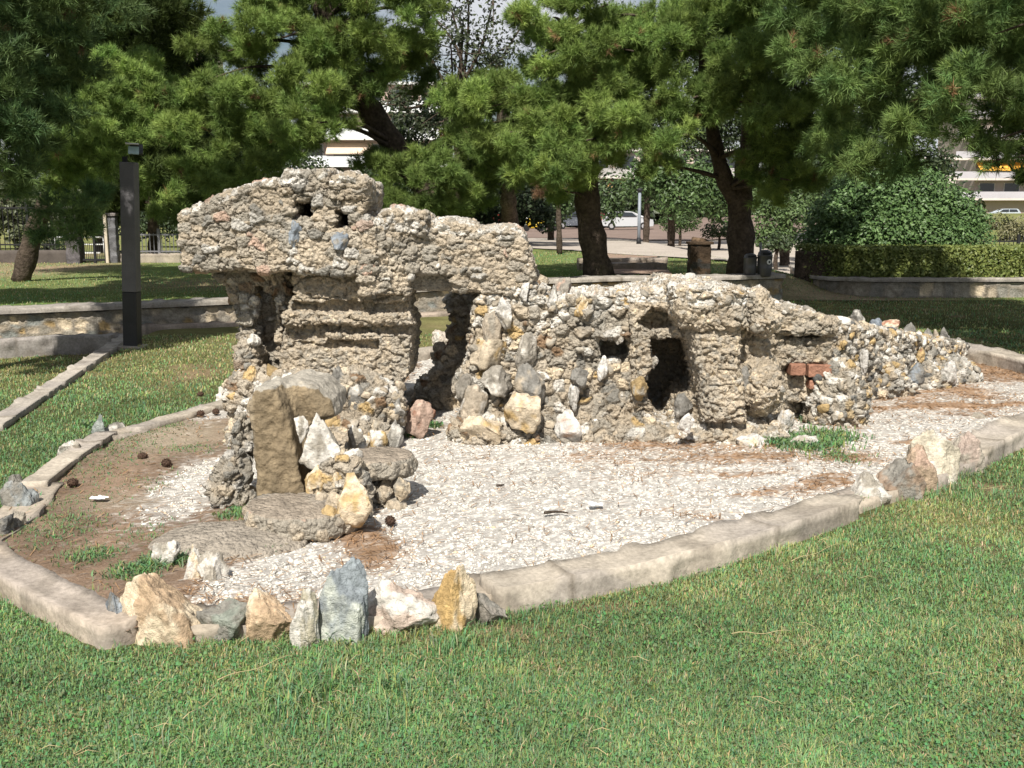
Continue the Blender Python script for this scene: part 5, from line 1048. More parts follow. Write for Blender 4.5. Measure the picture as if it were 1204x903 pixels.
def broad(name, label, base, trunk_h, clumps, seed, dens=150, size=.1, cols=((.05, .085, .03), (.09, .14, .045)), cat='tree', group=None, tr=.1, hollow=.5, tilt=0., limbs=True):
    r = np.random.default_rng(seed); base = np.array(base, float); root = empty(name, label, cat, base, group)
    C = [AT(px, py, Y) for px, py, pr, Y in clumps]; Rr = [(pr * Y / F * 1.05, pr * Y / F, pr * Y / F * .85) for px, py, pr, Y in clumps]
    top = base + np.array((tilt, 0, trunk_h)); paths = [([base - np.array((0, 0, .1)), base * .5 + top * .5 + r.normal(size=3) * .05, top], tr, tr * .6)]
    if limbs:
        for c in C: paths.append(([top, top * .45 + c * .55 + r.normal(size=3) * .15, c], tr * .45, .012))
    tree_trunk(root, paths); V, Fq, col = leaves(C, Rr, dens, r, size, cols, hollow); kid('crown', V, Fq, M_leaf, root, col=col, smooth=False); return root
# big shrub on the right
bb_ = G(1050, 331)
broad('large_shrub', 'large dense broadleaf shrub rising behind the clipped hedge', np.array((8.0, 22.0, .1)), .7,
      [(985, 255, 34, 21.6), (1000, 285, 34, 21.2), (1030, 230, 38, 21.6), (1040, 275, 42, 21), (1075, 235, 42, 21.6), (1085, 280, 42, 21), (1110, 250, 36, 21.4), (1125, 285, 36, 21), (1140, 262, 22, 21.2), (965, 285, 28, 21.6), (1060, 210, 30, 22), (1000, 225, 30, 22.2), (1020, 295, 34, 21)], 31, dens=760, size=.09, cols=((.055, .11, .035), (.14, .23, .075)), cat='shrub', hollow=.45)
far = [('dark broadleaf tree behind the lamp post', (790, 275), 40, 3.5, [(790, 205, 36, 40), (830, 215, 36, 40), (800, 235, 30, 39), (760, 215, 30, 40), (845, 240, 26, 40), (775, 185, 30, 41)], ((.05, .09, .03), (.10, .16, .05)), 1),
       ('dense green tree behind the forked pine', (925, 292), 30, 2.2, [(905, 245, 26, 29), (930, 255, 26, 28.5), (900, 275, 22, 28.5), (945, 235, 26, 29.5), (890, 225, 26, 30), (920, 280, 20, 28.5)], ((.06, .10, .035), (.12, .18, .06)), 1),
       ('dark tree standing left of the big shrub', (985, 290), 32, 2.5, [(960, 215, 34, 31), (1000, 190, 40, 32), (975, 245, 32, 31), (1030, 180, 40, 32), (940, 195, 30, 32)], ((.03, .05, .02), (.06, .09, .03)), 1),
       ('dark leafy tree filling the gap right of the low bushy pine', (560, 283), 38, 2.5, [(560, 225, 32, 37), (580, 250, 28, 37), (545, 250, 28, 37), (620, 240, 28, 37), (640, 255, 22, 37), (565, 195, 30, 38), (610, 215, 28, 38)], ((.025, .04, .018), (.05, .075, .03)), 1),
       ('broad dark evergreen behind the low bushy pine', (470, 285), 36, 2.6, [(460, 235, 36, 35), (430, 215, 30, 35), (500, 215, 34, 35), (400, 235, 36, 35), (360, 240, 34, 35), (520, 255, 26, 35), (440, 260, 30, 34), (478, 150, 24, 36), (508, 135, 22, 36), (490, 182, 26, 36), (520, 168, 20, 36), (470, 118, 18, 37)], ((.03, .05, .02), (.06, .09, .035)), 1),
       ('small leafy tree between the two centre trunks', (648, 282), 44, 2.0, [(630, 240, 22, 43), (655, 245, 22, 43), (668, 230, 22, 43), (640, 222, 22, 44), (715, 245, 20, 44), (730, 225, 24, 44)], ((.045, .075, .03), (.09, .14, .05)), 1),
       ('silvery olive tree beyond the iron gate', (115, 300), 34, 1.4, [(95, 225, 26, 33), (120, 225, 28, 33), (135, 240, 22, 33), (105, 245, 24, 33), (80, 240, 22, 33), (125, 262, 18, 33)], ((.13, .16, .095), (.22, .25, .15)), 1),
       ('dull green tree behind the fence at the far left', (20, 300), 36, 1.8, [(10, 240, 34, 36), (45, 255, 26, 36), (-20, 255, 34, 36), (60, 275, 18, 35.5), (25, 275, 22, 35.5)], ((.06, .075, .035), (.11, .12, .06)), 1),
       ('dark tree closing the view behind the lamp pillar', (215, 300), 40, 2.2, [(195, 255, 32, 39), (230, 265, 30, 38), (260, 265, 30, 38), (165, 265, 22, 40), (220, 230, 32, 40), (280, 235, 36, 40), (320, 250, 36, 40)], ((.028, .045, .02), (.055, .08, .03)), 1),
       ('large dark tree behind the crown of the spreading pine', (330, 285), 46, 4.5, [(300, 170, 46, 44), (250, 180, 40, 44), (340, 200, 46, 44), (200, 190, 40, 45), (280, 215, 40, 43), (225, 130, 34, 46), (170, 140, 40, 46), (310, 110, 46, 46)], ((.028, .045, .02), (.06, .085, .03)), 1),
       ('tall dark tree behind the broad bright pine', (760, 280), 48, 5., [(700, 140, 50, 46), (760, 130, 50, 46), (820, 150, 46, 46), (720, 60, 55, 47), (800, 60, 55, 47), (860, 140, 50, 46), (900, 70, 55, 47), (960, 90, 55, 47), (660, 180, 36, 46), (940, 170, 50, 46)], ((.028, .045, .02), (.06, .09, .03)), 1),
       ('dark tree mass behind the right overhanging pine', (1060, 285), 44, 4., [(1040, 120, 50, 42), (1080, 190, 40, 42), (1000, 150, 46, 42), (1100, 110, 46, 42), (1030, 40, 55, 43), (1110, 40, 50, 43), (1100, 200, 26, 42)], ((.028, .045, .02), (.055, .08, .03)), 1)]
for k, (lb, bp, Y, th, cl, cols, q) in enumerate(far):
    bx = AT(bp[0], 260, Y); broad('broadleaf_tree', lb, (bx[0], Y, float(UP(bx[0], Y))), th, cl, 40 + k, dens=95 if Y > 32 else 230, size=.18 if Y > 32 else .115, cols=cols, tr=.16, group='broadleaf trees behind the park', hollow=.35)
# thin tree with bare limbs against the sky
b = AT(545, 270, 34); q = empty('sparse_tree', 'sparse tree with thin dark limbs against the sky between the pines', 'tree', (b[0], 34, .1)); r = np.random.default_rng(77); paths = [([np.array((b[0], 34, 0)), AT(540, 190, 34), AT(535, 120, 34)], .2, .12)]; tips = []
for px, py in ((500, 10), (520, -30), (545, 20), (560, 60), (580, 0), (480, 70), (470, 120), (600, 60), (610, 110), (505, 60), (490, 150), (455, 110), (575, 90), (530, 50), (620, 20), (550, -40), (475, 20)):
    st_ = AT(*((538, 130), (536, 110), (540, 160))[r.integers(3)], 34); e = AT(px, py, 34 + r.normal() * .8); mid = st_ * .5 + e * .5 + r.normal(size=3) * np.array((.3, .3, .2)); paths.append(([st_, mid, e], .07, .02)); tips += [e, mid * .4 + e * .6]
    for _ in range(3):
        a = mid * r.uniform(0, .6) + e * 1.; a = mid + (e - mid) * r.random(); f_ = a + r.normal(size=3) * .7; paths.append(([a, a * .5 + f_ * .5 + r.normal(size=3) * .1, f_], .025, .01)); tips.append(f_)
tree_trunk(q, paths); V, Fq, col = leaves(tips, [(.55, .55, .45)] * len(tips), 22, r, .15, ((.03, .04, .022), (.07, .09, .04)), .2); kid('crown', V, Fq, M_leaf, q, col=col, smooth=False)

# ================================================================== HEDGE AND PLANTER on the right
PLN = np.array([G(1000, 333) + np.array((-.9, 1.4, 0)), G(952, 346), G(1000, 350), G(1080, 350), G(1180, 350), G(1260, 349)])
stone_wall('planter_wall', PLN, [.34, .36, .37, .37, .37, .37], .22, 'curved low stone planter wall with a coping in front of the clipped hedge', 91, .3, .06, (.25, .25, .3), table=[(.4, GREYT), (.7, GREY), (.85, TAN), (1, CREAM * .9)])
hp = smooth_path(PLN[1:] + np.array((0, .62, 0)), .05, 2); hp[:, 0] += .05
hr = empty('clipped_hedge', 'clipped rectangular hedge growing in the curved stone planter', 'hedge', hp[len(hp) // 2]); r = np.random.default_rng(5); n = 42000
k = r.integers(0, len(hp), n); side = r.random(n); ph = hp[k]; hh = .92; u_ = r.uniform(-.38, .38, n); zz_ = r.uniform(.2, hh, n); m = side < .45; u_ = np.where(m, -.4 + r.normal(0, .025, n), u_); m2 = side > .7; zz_ = np.where(m2, hh + r.normal(0, .02, n), zz_)
p = np.stack((ph[:, 0] + r.normal(0, .05, n), ph[:, 1] + u_, zz_), 1); nrm = unit(r.normal(size=(n, 3)) + np.where(m[:, None], np.array((0, -1, .2)), np.array((0, 0, .8)))); t = unit(np.cross(nrm, r.normal(size=(n, 3)))); bb2 = np.cross(nrm, t); s = r.uniform(.025, .05, (n, 1))
V = np.stack((p - t * s, p - bb2 * s * .5, p + t * s, p + bb2 * s * .5), 1).reshape(-1, 3); kk = r.random((n, 1)); cc = np.array((.11, .155, .04)) * (1 - kk) + np.array((.23, .26, .075)) * kk
kid('foliage', V, [np.arange(4 * n).reshape(-1, 4)], M_leaf, hr, col=np.repeat(cc, 4, 0), smooth=False)
V, Fq = sweep(hp, .62, .84, None, .06, .1); kid('branch_core', V, [Fq], M_bark, hr)

# far wood closing the view beyond the road
r = np.random.default_rng(9); C, Rr = [], []
for k in range(220):
    px = r.uniform(-650, 1120); Y = r.uniform(96, 125); pyc = r.uniform(236, 268); rad = r.uniform(2., 4.); p = AT(px, pyc, Y); p[2] = max(p[2], .5); C.append(p); Rr.append((rad, rad, rad * .8))
for k in range(46):
    px = r.uniform(-100, 700) if k % 2 else r.uniform(760, 1040); Y = r.uniform(98, 125); p = AT(px, r.uniform(215, 245), Y); rad = r.uniform(2., 3.6); C.append(p); Rr.append((rad, rad, rad))
V, Fq, col = leaves(C, Rr, 7, r, .75, ((.025, .04, .018), (.06, .085, .032)), .4)
tag(mesh_np('distant_woods', V, Fq, M_leaf, None, col=col, smooth=False), 'far dark trees and bushes closing the view beyond the road', 'woods', kind='stuff')
# shrubs nearer than the road
for k, (lb, px, py, Y, pr, cols) in enumerate((('dark round bush at the edge of the road behind the low bushy pine', 535, 262, 52, 16, ((.03, .05, .02), (.06, .09, .03))), ('bush with bright green leaves right of the lamp post', 800, 258, 46, 18, ((.05, .09, .03), (.10, .15, .05))), ('dark bush at the road edge behind the forked pine', 845, 268, 42, 15, ((.03, .05, .02), (.07, .10, .04))),
    ('low dark bush left of the clipped hedge', 915, 284, 27, 14, ((.03, .05, .02), (.07, .10, .04))), ('grey green scrub on the slope beyond the right iron fence', 1172, 268, 42, 20, ((.11, .12, .05), (.19, .19, .09))), ('pale dry scrub at the right picture edge on the slope', 1200, 272, 38, 20, ((.14, .14, .07), (.24, .22, .12))), ('dark conifer bush at the right picture edge under the apartment balconies', 1212, 205, 40, 14, ((.03, .05, .02), (.06, .09, .03))),
    ('dark ivy bush along the fence left of the gate', 62, 292, 29, 13, ((.03, .04, .02), (.06, .08, .03))))):
    p = AT(px, py, Y); broad('shrub', lb, (p[0], Y, float(UP(p[0], Y))), max(.3, p[2] - float(UP(p[0], Y)) - .2), [(px, py, pr, Y), (px - pr * .7, py + 4, pr * .7, Y), (px + pr * .7, py + 3, pr * .7, Y - .3)], 80 + k, dens=190, size=.115, cols=cols, cat='shrub', tr=.07, group='shrubs behind the lawn')

# ================================================================== STREET FURNITURE
# lamp pillar
b = G(156, 408); lp = empty('lamp_pillar', 'square dark grey metal pillar with a small floodlight on top', 'lamp pillar', b); lp.rotation_euler = (0, R(2.6), 0); s = b[1] / F; wd = 16.5 * s
zt = AT(156, 191, b[1])[2]; zj = AT(156, 343, b[1])[2]
MB().box((b[0], b[1], zj / 2 - .05), (wd, wd, zj + .1 - .004), bev=.006).build('lower_shaft', material('black_pillar_base', (.030, .030, .032), rough=.5, var=.3, scale=4, var2=.2, bump=.15), lp)
MB().box((b[0], b[1], (zj + zt) / 2 + .004), (wd, wd, zt - zj), bev=.006).build('upper_shaft', material('grey_pillar', (.125, .12, .125), rough=.55, var=.2, scale=5, var2=.15, bump=.15), lp)
p = AT(147, 176, b[1]); MB().box((b[0] - .05, b[1], zt + .03), (.05, .04, .08)).build('bracket', M_iron, lp)
fl = MB().box(p + np.array((.015, .03, .01)), (.15, .05, .13), rx=R(-28), rz=R(18), bev=.01).build('floodlight', M_metal, lp)
MB().box(p + np.array((.0, -.015, -.004)), (.12, .012, .10), rx=R(-28), rz=R(18)).build('lens', material('lens_glass', (.30, .42, .42), rough=.12, var=0, var2=0, bump=0, spec=.8), fl)
MB().box(p + np.array((-.01, -.03, .07)), (.15, .09, .010), rx=R(-5), rz=R(18)).build('visor', material('visor_metal', (.62, .62, .64), rough=.4, var=.05, bump=0), fl)
pl = G(150, 411); MB().box((b[0] - .02, b[1] - .02, .0), (.34, .3, .05), bev=.01).build('foot_plate', M_conc if False else material('foot_concrete', (.33, .29, .24), var=.3, scale=8), lp)
# litter bins on a post
b = gr(894, 323); b[1] = min(b[1], 18.4); b = np.array((AT(894, 300, 18.3)[0], 18.3, float(UP(AT(894, 300, 18.3)[0], 18.3)))); s = 18.3 / F
po = empty('bin_post', 'grey metal post carrying two hanging litter bins', 'post', b); zt = AT(894, 285, 18.3)[2]
MB().cyl(b + np.array((0, 0, -.1)), (b[0], b[1], zt), .022, 12).build('pole', material('galvanised', (.32, .33, .34), rough=.45, metal=.5, var=.1, bump=0), po, smooth=True)
m_ = MB(); zc_ = AT(894, 303, 18.3)[2]; m_.box((b[0], b[1], zc_), (.3, .03, .03)); m_.build('bracket', M_iron, po)
def bin_(cx0, cx1, y0, y1, lb, badge):
    c = AT((cx0 + cx1) / 2, y1, 18.15); rad = (cx1 - cx0) * s / 2; h = (y1 - y0) * s; o = empty('litter_bin', lb, 'litter bin', c, 'litter bins on the post')
    prof = [(0, .02), (.82, .0), (.9, .03), (.97, .2), (1., .32), (1.0, .34), (.97, .36), (1., .75), (1.04, .76), (1.04, .79), (.98, .8), (.9, .9), (.6, .97), (0, 1.)]
    n = 28; V = []; 
    for rr, t in prof:
        for a in np.linspace(0, 2 * math.pi, n, endpoint=False): V.append((c[0] + rad * rr * math.cos(a), c[1] + rad * rr * math.sin(a), c[2] + h * t))
    i = np.arange(len(prof) - 1)[:, None]; j = np.arange(n)[None, :]; k = (j + 1) % n; f = np.stack((i * n + j, i * n + k, (i + 1) * n + k, (i + 1) * n + j), -1).reshape(-1, 4)
    kid('drum', np.array(V), [f], material('bin_metal', (.10, .10, .105), rough=.4, var=.15, scale=6, bump=.05, metal=.3), o)
    m = MB().box((c[0], c[1] - rad * .98, c[2] + h * .86), (rad * 1.1, .02, h * .07), rx=R(-30)); m.build('slot', M_iron, o)
    if badge:
        V4, f4, f3 = tube([(c[0] + rad * .35, c[1] - rad * .93, c[2] + h * .55), (c[0] + rad * .37, c[1] - rad * 1.0, c[2] + h * .55)], [.045, .045], 20); kid('round_sticker', V4, [f4, f3], material('sticker_white', (.75, .76, .75), var=0, bump=0), o, smooth=False)
        V4, f4, f3 = tube([(c[0] + rad * .37, c[1] - rad * 1.0, c[2] + h * .55), (c[0] + rad * .372, c[1] - rad * 1.02, c[2] + h * .55)], [.020, .020], 14); kid('sticker_mark', V4, [f4, f3], M_iron, o, smooth=False)
bin_(874, 889, 298, 323, 'plain dark metal litter bin hanging left of its post', False); bin_(890, 907, 294, 325, 'dark metal litter bin with a round white sticker', True)
# dark stone pillar
b = np.array((AT(822, 300, 18.6)[0], 18.6, float(UP(AT(822, 300, 18.6)[0], 18.6)))); s = 18.6 / F; sp2 = empty('stone_pillar', 'dark brown square stone pillar with a ragged top behind the wall', 'pillar', b); h = AT(822, 287, 18.6)[2] - b[2]
V, Fq = sweep([(b[0] - 12 * s, b[1], b[2]), (b[0] + 12 * s, b[1], b[2])], .36, h, .03, .03, 0); V, Fq = weld(V, Fq); N = normals(V, [Fq]); f1, f2, c = voro(V / np.array((.2, .2, .1)), 4); kid('shaft', V + N * (.02 * sstep(0, .2, f2 - f1) * c)[:, None], [Fq], M_stone, sp2, col=pick(c, [(.5, BROWN * .16), (.8, GREY * .14), (1, BROWN * .24)]))
V, Fq = sweep([(b[0] - 14 * s, b[1], b[2] + h), (b[0] + 14 * s, b[1], b[2] + h)], .42, .05, .03, .03, 0); V, Fq = weld(V, Fq); N = normals(V, [Fq]); kid('cap', V + N * (.03 * fbm(V * 9, 3))[:, None], [Fq], M_stone, sp2, col=np.tile(BROWN * .25, (len(V), 1)))
rr = gr(833, 300); V, Ft, c, bb3 = rock_px((814, 278, 832, 287), BROWN * .6, 411, z=h + b[2], Y=18.6, sub=4); kid('loose_stone', V, [Ft], M_stone, sp2, col=c)
# lamp post
Yl = 37.; b = np.array((AT(751, 285, Yl)[0], Yl, float(UP(AT(751, 285, Yl)[0], Yl)))); lpo = empty('lamp_post', 'slim blue grey lamp post with a dark cap beside the garden path', 'lamp post', b); zt = AT(751, 226, Yl)[2]
MB().tube([b, (b[0], b[1], zt)], [.062, .055], 14).build('pole', material('post_paint', (.24, .27, .31), rough=.45, var=.1, bump=0), lpo, smooth=True)
MB().tube([(b[0], b[1], zt), (b[0], b[1], zt + .03), (b[0], b[1], zt + .12), (b[0], b[1], zt + .15)], [.05, .10, .10, .03], 14).build('lamp_head', M_iron, lpo, smooth=True)
MB().tube([b, (b[0], b[1], b[2] + .25)], [.09, .08], 12).build('base_sleeve', M_iron, lpo, smooth=True)
# ------------------------------------------------------------------ fences and gate at the back left
def fence(name, label, a, b, h, step, mat, posts=3, base=.0, curl=False, rail=(.12, .92), cat='fence', group=None):
    a, b = np.array(a, float), np.array(b, float); o = empty(name, label, cat, (a + b) / 2, group); n = max(3, int(np.linalg.norm(b - a) / step)); m = MB()
    for k in range(n + 1):
        q = a + (b - a) * k / n; m.tube([q + np.array((0, 0, base)), q + np.array((0, 0, h))], [.012, .012], 4)
        if curl: m.tube([q + np.array((0, 0, h)), q + np.array((0, 0, h + .1))], [.018, .002], 4)
    m.build('bars', mat, o); m = MB()
    for t in rail: m.box((a + b) / 2 + np.array((0, 0, h * t)), (np.linalg.norm(b - a), .03, .04), rz=math.atan2(b[1] - a[1], b[0] - a[0]), ry=-math.atan2(b[2] - a[2], np.linalg.norm(b[:2] - a[:2])))
    m.build('rails', mat, o)
    for k in range(posts):
        q = a + (b - a) * k / max(1, posts - 1); MB().box(q + np.array((0, 0, (h + .12) / 2)), (.07, .07, h + .12)).build('post', mat, o)
    return o
def up_at(px, Y): x = AT(px, 260, Y)[0]; return np.array((x, Y, float(UP(x, Y))))
YF = 27.
def hgt(py, Y, z): return AT(0, py, Y)[2] - z
a, b = up_at(-60, YF), up_at(79, YF); m_w = material('fence_base_wall', (.10, .085, .075), var=.3, scale=5, rough=.95)
V, Fq = sweep([a, b], .2, .34, .1, .1, -.2); V, Fq = weld(V, Fq); V = V + (.015 * fbm(V * 4, 2))[:, None]; tag(mesh_np('low_wall', V, [Fq], m_w, None, loc=(a + b) / 2), 'low dark wall carrying the iron fence left of the gate', 'wall')
fence('iron_fence', 'tall black iron bar fence on the low dark wall at the far left', a + np.array((0, 0, .34)), b + np.array((0, 0, .34)), hgt(240, YF, a[2] + .34), .13, M_iron, 4)
def stone_post(px0, px1, y0, lb, col):
    b = up_at((px0 + px1) / 2, YF - .2); wd = (px1 - px0) * YF / F; h = hgt(y0, YF - .2, b[2]); o = empty('gate_pillar', lb, 'pillar', b, 'stone pillars of the gate')
    V, Fq = sweep([(b[0] - wd / 2, b[1], b[2]), (b[0] + wd / 2, b[1], b[2])], wd, h, .04, .04, -.1); V, Fq = weld(V, Fq); N = normals(V, [Fq]); f1, f2, c = voro(V / np.array((.22, .22, .12)), 8); e = sstep(.02, .16, f2 - f1)
    kid('shaft', V + N * (.025 * e * c)[:, None], [Fq], M_stone, o, col=col * (.6 + .7 * c)[:, None]); V, Fq, c = kerb_mesh(resample([(b[0] - wd * .6, b[1], b[2] + h), (b[0] + wd * .6, b[1], b[2] + h)], .04), wd * 1.2, .07, 9, None, .04, .004, (.14, .13, .13)); kid('cap', V, [Fq], M_conc, o, col=c)
stone_post(78, 94, 246, 'dark stone gate pillar between the iron fence and the gate', np.array((.12, .11, .115))); stone_post(127, 137, 254, 'narrow grey stone gate pillar right of the pale gate post', np.array((.16, .16, .17)))
b = up_at(111, YF - .3); gt = empty('iron_gate', 'open black iron gate frame with a pale post between the two stone pillars', 'gate', b); sx = YF / F; zt = hgt(255, YF - .3, b[2])
m = MB(); m.box((b[0] - 1 * sx, b[1], b[2] + zt * .97), (30 * sx, .05, .05)); m.box((b[0] - 1 * sx, b[1], b[2] + .1), (30 * sx, .05, .05)); m.box((b[0] - 2 * sx, b[1], b[2] + zt / 2), (.06, .055, zt)); m.box((b[0] + 10.5 * sx, b[1], b[2] + zt / 2), (.05, .055, zt)); m.build('gate_frame', M_iron, gt)
m = MB(); [m.cyl((b[0] + k * 2.1 * sx - 14 * sx, b[1], b[2] + .1), (b[0] + k * 2.1 * sx - 14 * sx, b[1], b[2] + zt * .45), .008, 5) for k in range(12)]; m.build('bars', M_iron, gt)
MB().box((b[0] + 13.2 * sx, b[1] - .05, b[2] + zt / 2 + .02), (.075, .08, zt + .1), bev=.006).build('pale_post', material('pale_gate_paint', (.55, .48, .38), var=.15, scale=6, bump=.05), gt)
p0 = up_at(98, 33); rl = empty('white_railing', 'white tubular railing seen through the gate bars', 'railing', p0); m = MB(); s = 33 / F; wm = material('white_paint', (.78, .79, .80), rough=.5, var=.08, bump=0)
za, zb = AT(0, 279, 33)[2], AT(0, 296, 33)[2]; xa, xb = AT(63, 270, 33)[0], AT(121, 270, 33)[0]
m.cyl((xa, 33, za), (xb, 33, za), .025, 8); m.cyl((xa, 33, za), (xa, 33, p0[2] - .05), .025, 8); m.cyl((xb, 33, za), (xb, 33, p0[2] - .05), .025, 8); m.cyl((xa + (xb - xa) * .56, 33, (za + zb) / 2), (xb, 33, (za + zb) / 2), .02, 8); m.build('frame', wm, rl, smooth=True)
MB().box(((xa * .35 + xb * .65), 33.05, AT(0, 300, 33)[2]), ((xb - xa) * .5, .03, 7 * s)).build('panel', wm, rl)
a, b = up_at(133, YF), up_at(212, YF); V, Fq, c = kerb_mesh(resample([a, b], .06), .3, .24, 33, None, .05, -.1, (.36, .31, .25)); tag(mesh_np('low_wall', V, [Fq], M_conc, None, col=c, loc=(a + b) / 2), 'low pale wall behind the lamp pillar, right of the gate', 'wall')
fence('wire_fence', 'low grey bar fence on the pale wall behind the lamp pillar', a + np.array((0, 0, .24)), b + np.array((0, 0, .24)), .55, .10, material('grey_fence', (.16, .16, .17), rough=.6, bump=0), 4)
a, b = up_at(1150, 29.), up_at(1300, 28.5); fence('iron_fence', 'black iron fence with scroll tips in front of the dry slope on the right', a, b, hgt(281, 29, a[2]), .125, M_iron, 4, curl=True)
# ------------------------------------------------------------------ vehicles
def car(label, x, y, z, rz, paint, group, hatch=True, L_=4.2, W_=1.74, H_=1.5):
    o = empty('parked_car', label, 'car', (x, y, z), group, 0.0)
    side = [(-.5, .30), (-.505, .48), (-.49, .66), (-.47, .70), (-.40, .97), (-.36, 1.0), (.02, 1.0), (.10, .97), (.22, .70), (.40, .63), (.48, .54), (.505, .40), (.50, .20), (.39, .17), (.38, .20), (.355, .33), (.31, .39), (.26, .33), (.235, .20), (-.235, .18), (-.26, .33), (-.31, .39), (-.355, .33), (-.38, .20), (-.47, .2)]
    def X(P): c, s_ = math.cos(rz), math.sin(rz); P = np.asarray(P, float); return np.stack((P[..., 0] * c - P[..., 1] * s_ + x, P[..., 0] * s_ + P[..., 1] * c + y, P[..., 2] + z), -1)
    bm = bmesh.new(); n = len(side); rings = []
    for t in (-1, -.94, .94, 1):
        ring_ = []
        for sx_, sz_ in side:
            k = 1 - .13 * max(0, (sz_ - .68) / .32); ins_ = .985 if abs(t) == 1 else 1.0
            ring_.append(bm.verts.new((sx_ * L_ * ins_, t * W_ / 2 * k, (sz_ * H_ - .75) * ins_ + .75)))
        rings.append(ring_)
    for a_, b_ in zip(rings[:-1], rings[1:]):
        for k in range(n): bm.faces.new((a_[k], a_[(k + 1) % n], b_[(k + 1) % n], b_[k]))
    bm.faces.new(rings[0][::-1]); bm.faces.new(rings[-1]); bmesh.ops.triangulate(bm, faces=[f for f in bm.faces if len(f.verts) > 4]); bmesh.ops.recalc_face_normals(bm, faces=bm.faces[:]); bm.verts.index_update()
    V = np.array([v.co[:] for v in bm.verts]); T = [[v.index for v in f.verts] for f in bm.faces if len(f.verts) == 3]; Q = [[v.index for v in f.verts] for f in bm.faces if len(f.verts) == 4]; bm.free()
    body = kid('body', X(V), [np.array(T), np.array(Q)], M_carp, o, col=np.tile(paint, (len(V), 1)), smooth=False)
    def panel(nm, pts, mat, par=None):
        P = np.array(pts, float); m = len(P); back = P * np.array((1, .97, 1)); VV = X(np.concatenate((P, back))); kid(nm, VV, [np.array([list(range(m))]), np.array([list(range(2 * m - 1, m - 1, -1))])], mat, o, smooth=False)
    for t in (-1, 1):
        yy = lambda zf: t * (W_ / 2 * (1 - .13 * max(0, (zf - .68) / .32)) + .008)
        panel('side_window', [(-.40 * L_, yy(.72), .72 * H_), (-.355 * L_, yy(.94), .94 * H_), (-.13 * L_, yy(.95), .95 * H_), (-.13 * L_, yy(.72), .72 * H_)], M_glass); panel('side_window', [(-.11 * L_, yy(.72), .72 * H_), (-.11 * L_, yy(.95), .95 * H_), (.08 * L_, yy(.93), .93 * H_), (.18 * L_, yy(.72), .72 * H_)], M_glass)
        for sx_ in (-.31, .31):
            c0, c1 = np.array((sx_ * L_, t * (W_ / 2 - .19), .31)), np.array((sx_ * L_, t * (W_ / 2 + .005), .31)); q = X(np.array([c0, c1])); Vt, f4, f3 = tube(q, [.31, .31], 22); wh = kid('wheel', Vt, [f4, f3], material('tyre', (.02, .02, .02), var=0, bump=0) if 'tyre' not in bpy.data.materials else bpy.data.materials['tyre'], o, smooth=False)
            q = X(np.array([c1 - (0, t * .02, 0), c1 + (0, t * .012, 0)])); Vt, f4, f3 = tube(q, [.19, .17], 16); d_ = mesh_np('rim', Vt - np.array(o.location), [f4, f3], M_visor, None, smooth=False); d_.parent = wh
        V8 = MB().box((-.497 * L_, t * W_ * .40, .60 * H_), (.06, .16, .22)); kid('tail_light', X(np.concatenate(V8.V)), [np.concatenate(f) for f in V8.F.values() if f], M_red, o, smooth=False)
        V8 = MB().box((.478 * L_, t * W_ * .36, .52 * H_), (.12, .28, .11)); kid('headlight', X(np.concatenate(V8.V)), [np.concatenate(f) for f in V8.F.values() if f], M_visor, o, smooth=False)
    def cross(nm, x0, z0, x1, z1, w0, w1, mat):
        d_ = np.array((z1 - z0, 0, -(x1 - x0))); d_ = d_ / np.linalg.norm(d_) * .012; d_ = d_ if x1 + x0 > 0 else -d_
        if d_[2] < 0: d_ = -d_
        P = np.array([(x0, -w0, z0), (x0, w0, z0), (x1, w1, z1), (x1, -w1, z1)]) + d_; kid(nm, X(np.concatenate((P, P - d_ * .9))), [np.array([[0, 1, 2, 3], [7, 6, 5, 4]])], mat, o, smooth=False)
    cross('windscreen', .215 * L_, .715 * H_, .11 * L_, .955 * H_, W_ * .43, W_ * .39, M_glass); cross('rear_window', -.465 * L_, .72 * H_, -.405 * L_, .955 * H_, W_ * .42, W_ * .38, M_glass)
    return o
M_visor = material('bright_metal', (.6, .6, .62), rough=.35, metal=.6, var=0, bump=0); M_red = material('red_plastic', (.5, .02, .02), rough=.3, var=0, bump=0)
def far_at(px, Y): x = AT(px, 260, Y)[0]; return x, Y, float(UP(x, Y)) + .06
car('silver hatchback parked beyond the garden path, right of the leaning trunk', *far_at(738, 84), R(-6), np.array((.46, .47, .49)), 'cars parked along the road')
car('dark grey car with red tail lights half hidden by the leaning trunk', *far_at(672, 88), R(24), np.array((.10, .11, .13)), 'cars parked along the road')
car('dark red car just behind the leaning trunk', *far_at(697, 93), R(10), np.array((.16, .03, .03)), 'cars parked along the road')
car('pale blue grey car parked on the slope under the apartment building', AT(1180, 252, 145)[0], 145, AT(0, 258, 145)[2], R(170), np.array((.45, .50, .56)), 'cars parked along the road')
